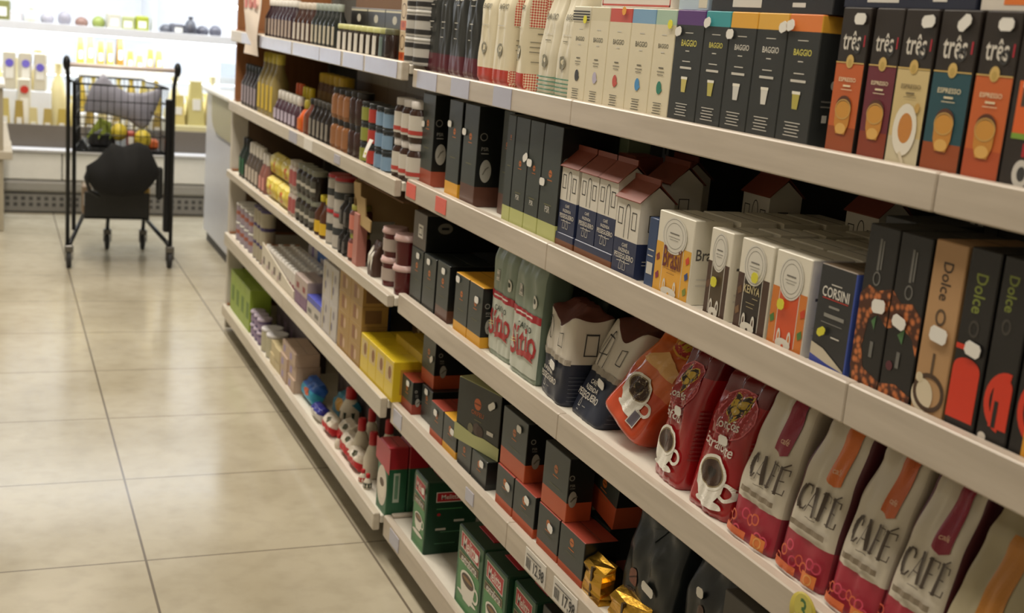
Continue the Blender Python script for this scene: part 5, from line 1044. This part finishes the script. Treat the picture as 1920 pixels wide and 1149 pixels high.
b = MB(); b.box(1.12, 1.49, FB+.10, FB+.25, .4525, .619, M('D8CFA0', .5), .004); tag(b.build('riser'), 'pale yellow riser right of the trolley', 'riser')
# ---- white counter standing beyond the wooden shelves
ct = empty('serving_counter', (1.22, 7.35, 0)); tag(ct, 'white serving counter between the wooden shelves and the chilled display', 'counter')
def CP(nm, mb):
    o = mb.build(nm); o.parent = ct; o.matrix_parent_inverse = Matrix.Translation(ct.location).inverted(); return o
b = MB(); b.box(1.22, 2.0, 6.85, 7.85, .06, .93, M('C6C7CC', .35), .01); CP('body', b)
b = MB(); b.box(1.24, 1.98, 6.87, 7.83, .001, .058, CHD); CP('plinth', b)
b = MB(); b.box(1.19, 2.02, 6.82, 7.88, .932, .962, M('E2E2E2', .25), .008); CP('worktop', b)
b = MB(); q = []
for t in (0, .008):
    q += [(1.2195-t, 6.9, .925), (1.2195-t, 7.6, .925), (1.2195-t, 7.6, .82)]+[(1.2195-t, 7.35+.25*math.cos(a), .82-.11*math.sin(a)) for a in (.4, .8, 1.2, PI/2)]+[(1.2195-t, 6.9, .71)]
n_ = len(q)//2
b.add(q, [tuple(range(n_)), tuple(range(2*n_-1, n_-1, -1))]+[(i, n_+i, n_+(i+1) % n_, (i+1) % n_) for i in range(n_)], M('A9A488', .5)); o = CP('side_panel', b); o['label'] = 'beige rounded panel'
b = MB(); b.box(1.24, 1.95, 7.5, 7.508, .9625, 1.12, M('E8EEF0', .05, trans=.9)); CP('glass_screen', b)
# ---- stand at the left frame edge
st = empty('display_stand', (-.2, 8.2, 0)); tag(st, 'beige display stand with projecting ledge at the left frame edge', 'stand')
for nm, bx_, m in (('body', (-.6, .055, 8.0, 8.55, .001, .86), M('A39A86', .5)), ('ledge', (-.62, .105, 7.98, 8.57, .44, .49), M('B5AB98', .45)), ('top_board', (-.62, .065, 7.98, 8.57, .862, .89), M('D8D5CC', .4))):
    b = MB(); b.box(*bx_, m, .004); o = b.build(nm); o.parent = st; o.matrix_parent_inverse = Matrix.Translation(st.location).inverted()
b = MB(); b.hexa([(.056, 8.2, .4905), (.1, 8.2, .4905), (.1, 8.26, .4905), (.056, 8.26, .4905), (.056, 8.22, .64), (.075, 8.22, .64), (.075, 8.25, .64), (.056, 8.25, .64)], WHITE)
tag(b.build('folded_card'), 'white folded card standing on the ledge of the stand', 'card')
# ---- shopping trolley
BK = M('17181A', .35, .3); BK2 = M('1B1C1C', .5); ST = M('6E6C68', .35, .8); RBW = M('2A2A2B', .6); HB = M('DACDC7', .35)
tr = empty('shopping_trolley', (.63, 7.15, 0)); tag(tr, 'tall black shopping trolley parked in the aisle before the chilled display', 'trolley')
def TP(nm, mb, sub=None):
    o = mb.build(nm); o.parent = sub or tr
    o.matrix_parent_inverse = Matrix.Translation(tr.location).inverted() if not sub else Matrix.Identity(4); return o
yf = 6.93; xl, xr = .375, .895
b = MB(); b.tube([(xl-.012, yf, .12), (xl-.012, yf, 1.0), (xl-.02, yf-.035, 1.085)], .011, BK); b.tube([(xl+.022, yf+.05, .20), (xl+.022, yf+.05, .99), (xl-.01, yf, 1.0)], .011, BK); TP('upright', b)
b = MB(); b.tube([(xr+.006, yf, .12), (xr+.006, yf, 1.0), (xr+.016, yf-.035, 1.09)], .011, BK); b.box(xr-.032, xr+.004, yf+.01, yf+.06, .20, .93, BK, .006); TP('upright', b)
b = MB(); b.tube([(xl-.02, yf-.035, 1.085), (xr+.016, yf-.035, 1.088)], .0125, HB, 10); h_ = TP('handle', b); h_['label'] = 'pale pinkish push handle'
for xx, sg in ((xl-.022, -1), (xr+.018, 1)):
    b = MB(); b.blob((xx, yf-.035, 1.092), (.02, .024, .04), BK, 10, 7); TP('handle_end', b)
# wire basket
b = MB(); zt, zb = .985, .63; yb0, yb1 = yf+.04, 7.62
def lerp(a, c_, t): return a+(c_-a)*t
def corner(t, z):   # t 0 near, 1 far
    k = (z-zb)/(zt-zb); ins = .07*t
    return (xl+.015+ins, xr-.02-ins, lerp(yb0, yb1-.12*(1-k), t))
for z in (zb, .72, .81, .90, zt):
    l0, r_0, y0_ = corner(0, z); l1, r1, y1_ = corner(1, z); rr = .006 if z in (zb, zt) else .003
    b.tube([(l0, y0_, z), (r_0, y0_, z)], rr, BK, 6); b.tube([(l1, y1_, z), (r1, y1_, z)], rr, BK, 6)
    b.tube([(l0, y0_, z), (l1, y1_, z)], rr, BK, 6); b.tube([(r_0, y0_, z), (r1, y1_, z)], rr, BK, 6)
for i in range(15):
    t = i/14
    l0, r_0, y0_ = corner(0, zb); l1, r1, y1_ = corner(0, zt); b.tube([(lerp(l0, r_0, t), y0_, zb), (lerp(l1, r1, t), y1_, zt)], .002, BK, 5)
    l0, r_0, y0_ = corner(1, zb); l1, r1, y1_ = corner(1, zt); b.tube([(lerp(l0, r_0, t), y0_, zb), (lerp(l1, r1, t), y1_, zt)], .002, BK, 5)
    a0 = corner(t, zb); a1 = corner(t, zt)
    for s in (0, 1): b.tube([(a0[s], a0[2], zb), (a1[s], a1[2], zt)], .002, BK, 5)
    b.tube([(a0[0], a0[2], zb), (a0[1], a0[2], zb)], .003, BK, 5)
TP('wire_basket', b)
b = MB()
for s, xx in ((1, xl), (-1, xr)): b.tube([(xx, yf, .13), (xx+.11*s, 7.42, .235)], .012, BK)
b.tube([(xl+.11, 7.42, .235), (xr-.11, 7.42, .235)], .012, ST); b.tube([(.50, 7.5, .13), (.50, 7.42, .235)], .010, BK) if 0 else None
for xx in (.612, .813): b.tube([(xx, 7.48, .12), (xx, 7.42, .235)], .011, BK)
TP('base_frame', b)
b = MB(); b.box(.46, .80, 7.05, 7.4, .25, .265, BK2, .004); b.box(.455, .80, 7.05, 7.06, .25, .40, BK2, .003); TP('lower_tray', b)
b = MB(); b.box(xr-.075, xr-.038, yf+.02, yf+.045, .38, .56, BK2, .01); TP('bracket_panel', b)
for i, (xx, yy, zz) in enumerate([(xl-.004, yf, .125), (xr+.004, yf, .125), (.612, 7.48, .12), (.813, 7.48, .12)]):
    b = MB(); b.box(xx-.022, xx+.022, yy-.02, yy+.02, .088, zz, ST, .004)
    for s in (-1, 1): b.box(xx+s*.02-.002, xx+s*.02+.002, yy-.016, yy+.016, .045, .09, ST)
    c_ = TP('caster', b)
    w_ = MB(); w_.lathe([(.034, -.013), (.046, -.011), (.0465, 0), (.046, .011), (.034, .013)], RBW, 18)
    w_.v = [(xx+q[2], yy+.012+q[0], .0475+q[1]) for q in w_.v]; TP('wheel', w_, c_)
# ---- what hangs on and lies in the trolley
GBG = M('8E8E9C', .55, bump=.3, scale=30); GBD = M('2A2A30', .6)
def cloth(name, label, cat, rows_, y, th, m, folds=.008):
    v = []; f = []; n = 26
    for side in (0, 1):
        for x0_, x1_, z_, dy in rows_:
            for i in range(n+1):
                t = i/n; v.append((lerp(x0_, x1_, t), y+dy+(th if side else 0)*math.sin(PI*min(1, max(0, t)))**.5+folds*math.sin(t*19+z_*8), z_(t) if callable(z_) else z_))
    R = len(rows_); S_ = R*(n+1)
    for side in (0, 1):
        for r in range(R-1):
            for i in range(n):
                a = side*S_+r*(n+1)+i; q = (a, a+1, a+n+2, a+n+1); f.append(q[::-1] if side == 0 else q)
    for r in range(R-1):
        for i in (0, n): a = r*(n+1)+i; q = (a, a+n+1, S_+a+n+1, S_+a); f.append(q if i == 0 else q[::-1])
    for i in range(n): f.append((i, S_+i, S_+i+1, i+1)); a = (R-1)*(n+1)+i; f.append((a, a+1, S_+a+1, S_+a))
    b = MB(); b.add(v, f, m, True); o = b.build(name); tag(o, label, cat); return o
import functools
def zz(lst):
    def g(t):
        for p, q in zip(lst, lst[1:]):
            if t <= q[0]: return p[1]+(q[1]-p[1])*(t-p[0])/(q[0]-p[0])
        return lst[-1][1]
    return g
class LateZ: pass
def sack(name, label, cat, left, right, y, th, m, topz, botz, rows=9, n=26, amp=.004):
    v = []; f = []
    for side in (0, 1):
        for r in range(rows+1):
            k = r/rows
            for i in range(n+1):
                t = i/n; z_ = lerp(botz(t), topz(t), k); bulge = math.sin(PI*t)**.6*(math.sin(PI*min(1, .15+k*.8)))
                v.append((lerp(left, right, t), y+(1 if side else -1)*(.004+th/2*bulge)+amp*math.sin(t*23+k*2), z_))
    S_ = (rows+1)*(n+1)
    for side in (0, 1):
        for r in range(rows):
            for i in range(n): a = side*S_+r*(n+1)+i; q = (a, a+1, a+n+2, a+n+1); f.append(q if side == 0 else q[::-1])
    for r in range(rows):
        for i in (0, n): a = r*(n+1)+i; q = (a, a+n+1, S_+a+n+1, S_+a); f.append(q if i == 0 else q[::-1])
    for i in range(n): f.append((i, S_+i, S_+i+1, i+1)); a = rows*(n+1)+i; f.append((a, a+1, S_+a+1, S_+a))
    b = MB(); b.add(v, f, m, True); o = b.build(name); tag(o, label, cat); return o
gb = sack('cloth_bag', 'grey cloth bag slung across the inside of the trolley basket', 'bag', .455, .852, 7.085, .06, GBG, zz([(0, .86), (.08, .97), (.24, 1.04), (.36, .985), (.55, .945), (.75, .945), (.9, .965), (1, .985)]), zz([(0, .83), (.3, .82), (.55, .80), (.75, .745), (.85, .78), (1, .93)]))
b = MB(); b.lathe([(.008, 0), (.008, .002)], ST, 12); b.v = [(.80+q[0], 7.05-q[2], .845+q[1]) for q in b.v]; b.build('snap_button', gb)
FR_ = M('CDB83A', .5, bump=.5, scale=60, var=.25)
def melon(label, x, y, z, r):
    b = MB(); b.blob((0, 0, 0), (r, r, r*1.12), FR_, 20, 12, lambda d: 1+.03*math.cos(9*math.atan2(d.y, d.x))); o = b.build('melon'); o.location = (x, y, z); tag(o, label, 'fruit', 'ribbed yellow fruits')
    s = MB(); s.tube([(0, 0, r*1.08), (.004, 0, r*1.25)], .005, M('6A7A32', .6), 6); s.build('stem', o); return o
melon('left ribbed yellow fruit in the trolley, beside green leaves', .628, 7.02, .735, .042)
melon('right ribbed yellow fruit in the trolley, lower one', .752, 7.025, .700, .046)
LF = M('8A9A3E', .5); b = MB()
for i in range(7):
    a = rnd.uniform(-.5, .5); bx0 = .60; tip = (.46+.02*i, 6.985+.006*i, .70+.02*(i % 3)); mid = (.53+.01*i, 6.99+.006*i, .80-.012*i); base = (.585, 6.995+.006*i, .775-.01*i)
    for p, q, w_ in ((base, mid, .012), (mid, tip, .016)):
        b.hexa([(p[0], p[1], p[2]-w_), (q[0], q[1], q[2]-w_*.6), (q[0], q[1]+.003, q[2]-w_*.6), (p[0], p[1]+.003, p[2]-w_), (p[0], p[1], p[2]+w_), (q[0], q[1], q[2]+w_*.6), (q[0], q[1]+.003, q[2]+w_*.6), (p[0], p[1]+.003, p[2]+w_)], LF)
tag(b.build('leaf_bunch'), 'bunch of yellow-green leaves left of the fruits in the trolley', 'vegetable')
pouchy('food_pack', 'small red and white pack between the two yellow fruits', 'food pack', .69, 7.01, .6425, .045, .04, .10, 'B8584A', None, 'pack')
b = MB(); b.box(-.045, .045, 0, .09, 0, .05, M('C9642F', .45), .01); o = b.build('snack_pack'); o.location = (.80, 7.08, .6425); tag(o, 'orange pack at right inside the trolley basket', 'food pack')
b = MB(); b.box(.47, .845, 7.0, 7.55, .636, .642, BK2); TP('basket_floor', b)
b = MB(); b.box(-.07, .07, 0, .1, 0, .09, M('26262A', .5), .015); o = b.build('dark_pack'); o.location = (.545, 7.06, .6425); tag(o, 'dark pack beside the green leaves in the trolley', 'food pack')
sk = sack('shoulder_bag', 'bulky black bag hanging at the front of the trolley', 'bag', .452, .825, yf-.05, .16, M('090909', .9), zz([(0, .56), (.15, .60), (.35, .69), (.5, .67), (.7, .70), (.85, .68), (1, .56)]), zz([(0, .50), (.1, .44), (.25, .41), (.5, .405), (.75, .42), (.9, .47), (1, .53)]))
b = MB(); b.tube([(.47, yf-.05, .56), (.45, yf-.045, .50), (.47, yf-.045, .43), (.52, yf-.04, .40)], .010, M('161616', .6)); b.build('strap', sk)
CDB = M('8A6A42', .6)
pouchy('cardboard_sleeve', 'brown cardboard sleeve on the left of the lower tray', 'box', .470, 7.1, .2665, .05, .16, .16, '8A7660', None, 'pack')
pouchy('cardboard_sleeve', 'yellow-brown cardboard sleeve on the right of the lower tray', 'box', .785, 7.1, .2665, .045, .16, .16, 'A8873A', None, 'pack')
b = MB(); b.box(.52, .74, 7.08, 7.36, .2665, .395, M('1E1F20', .5), .01); tag(b.build('crate'), 'dark crate between the cardboard sleeves on the lower tray', 'crate')
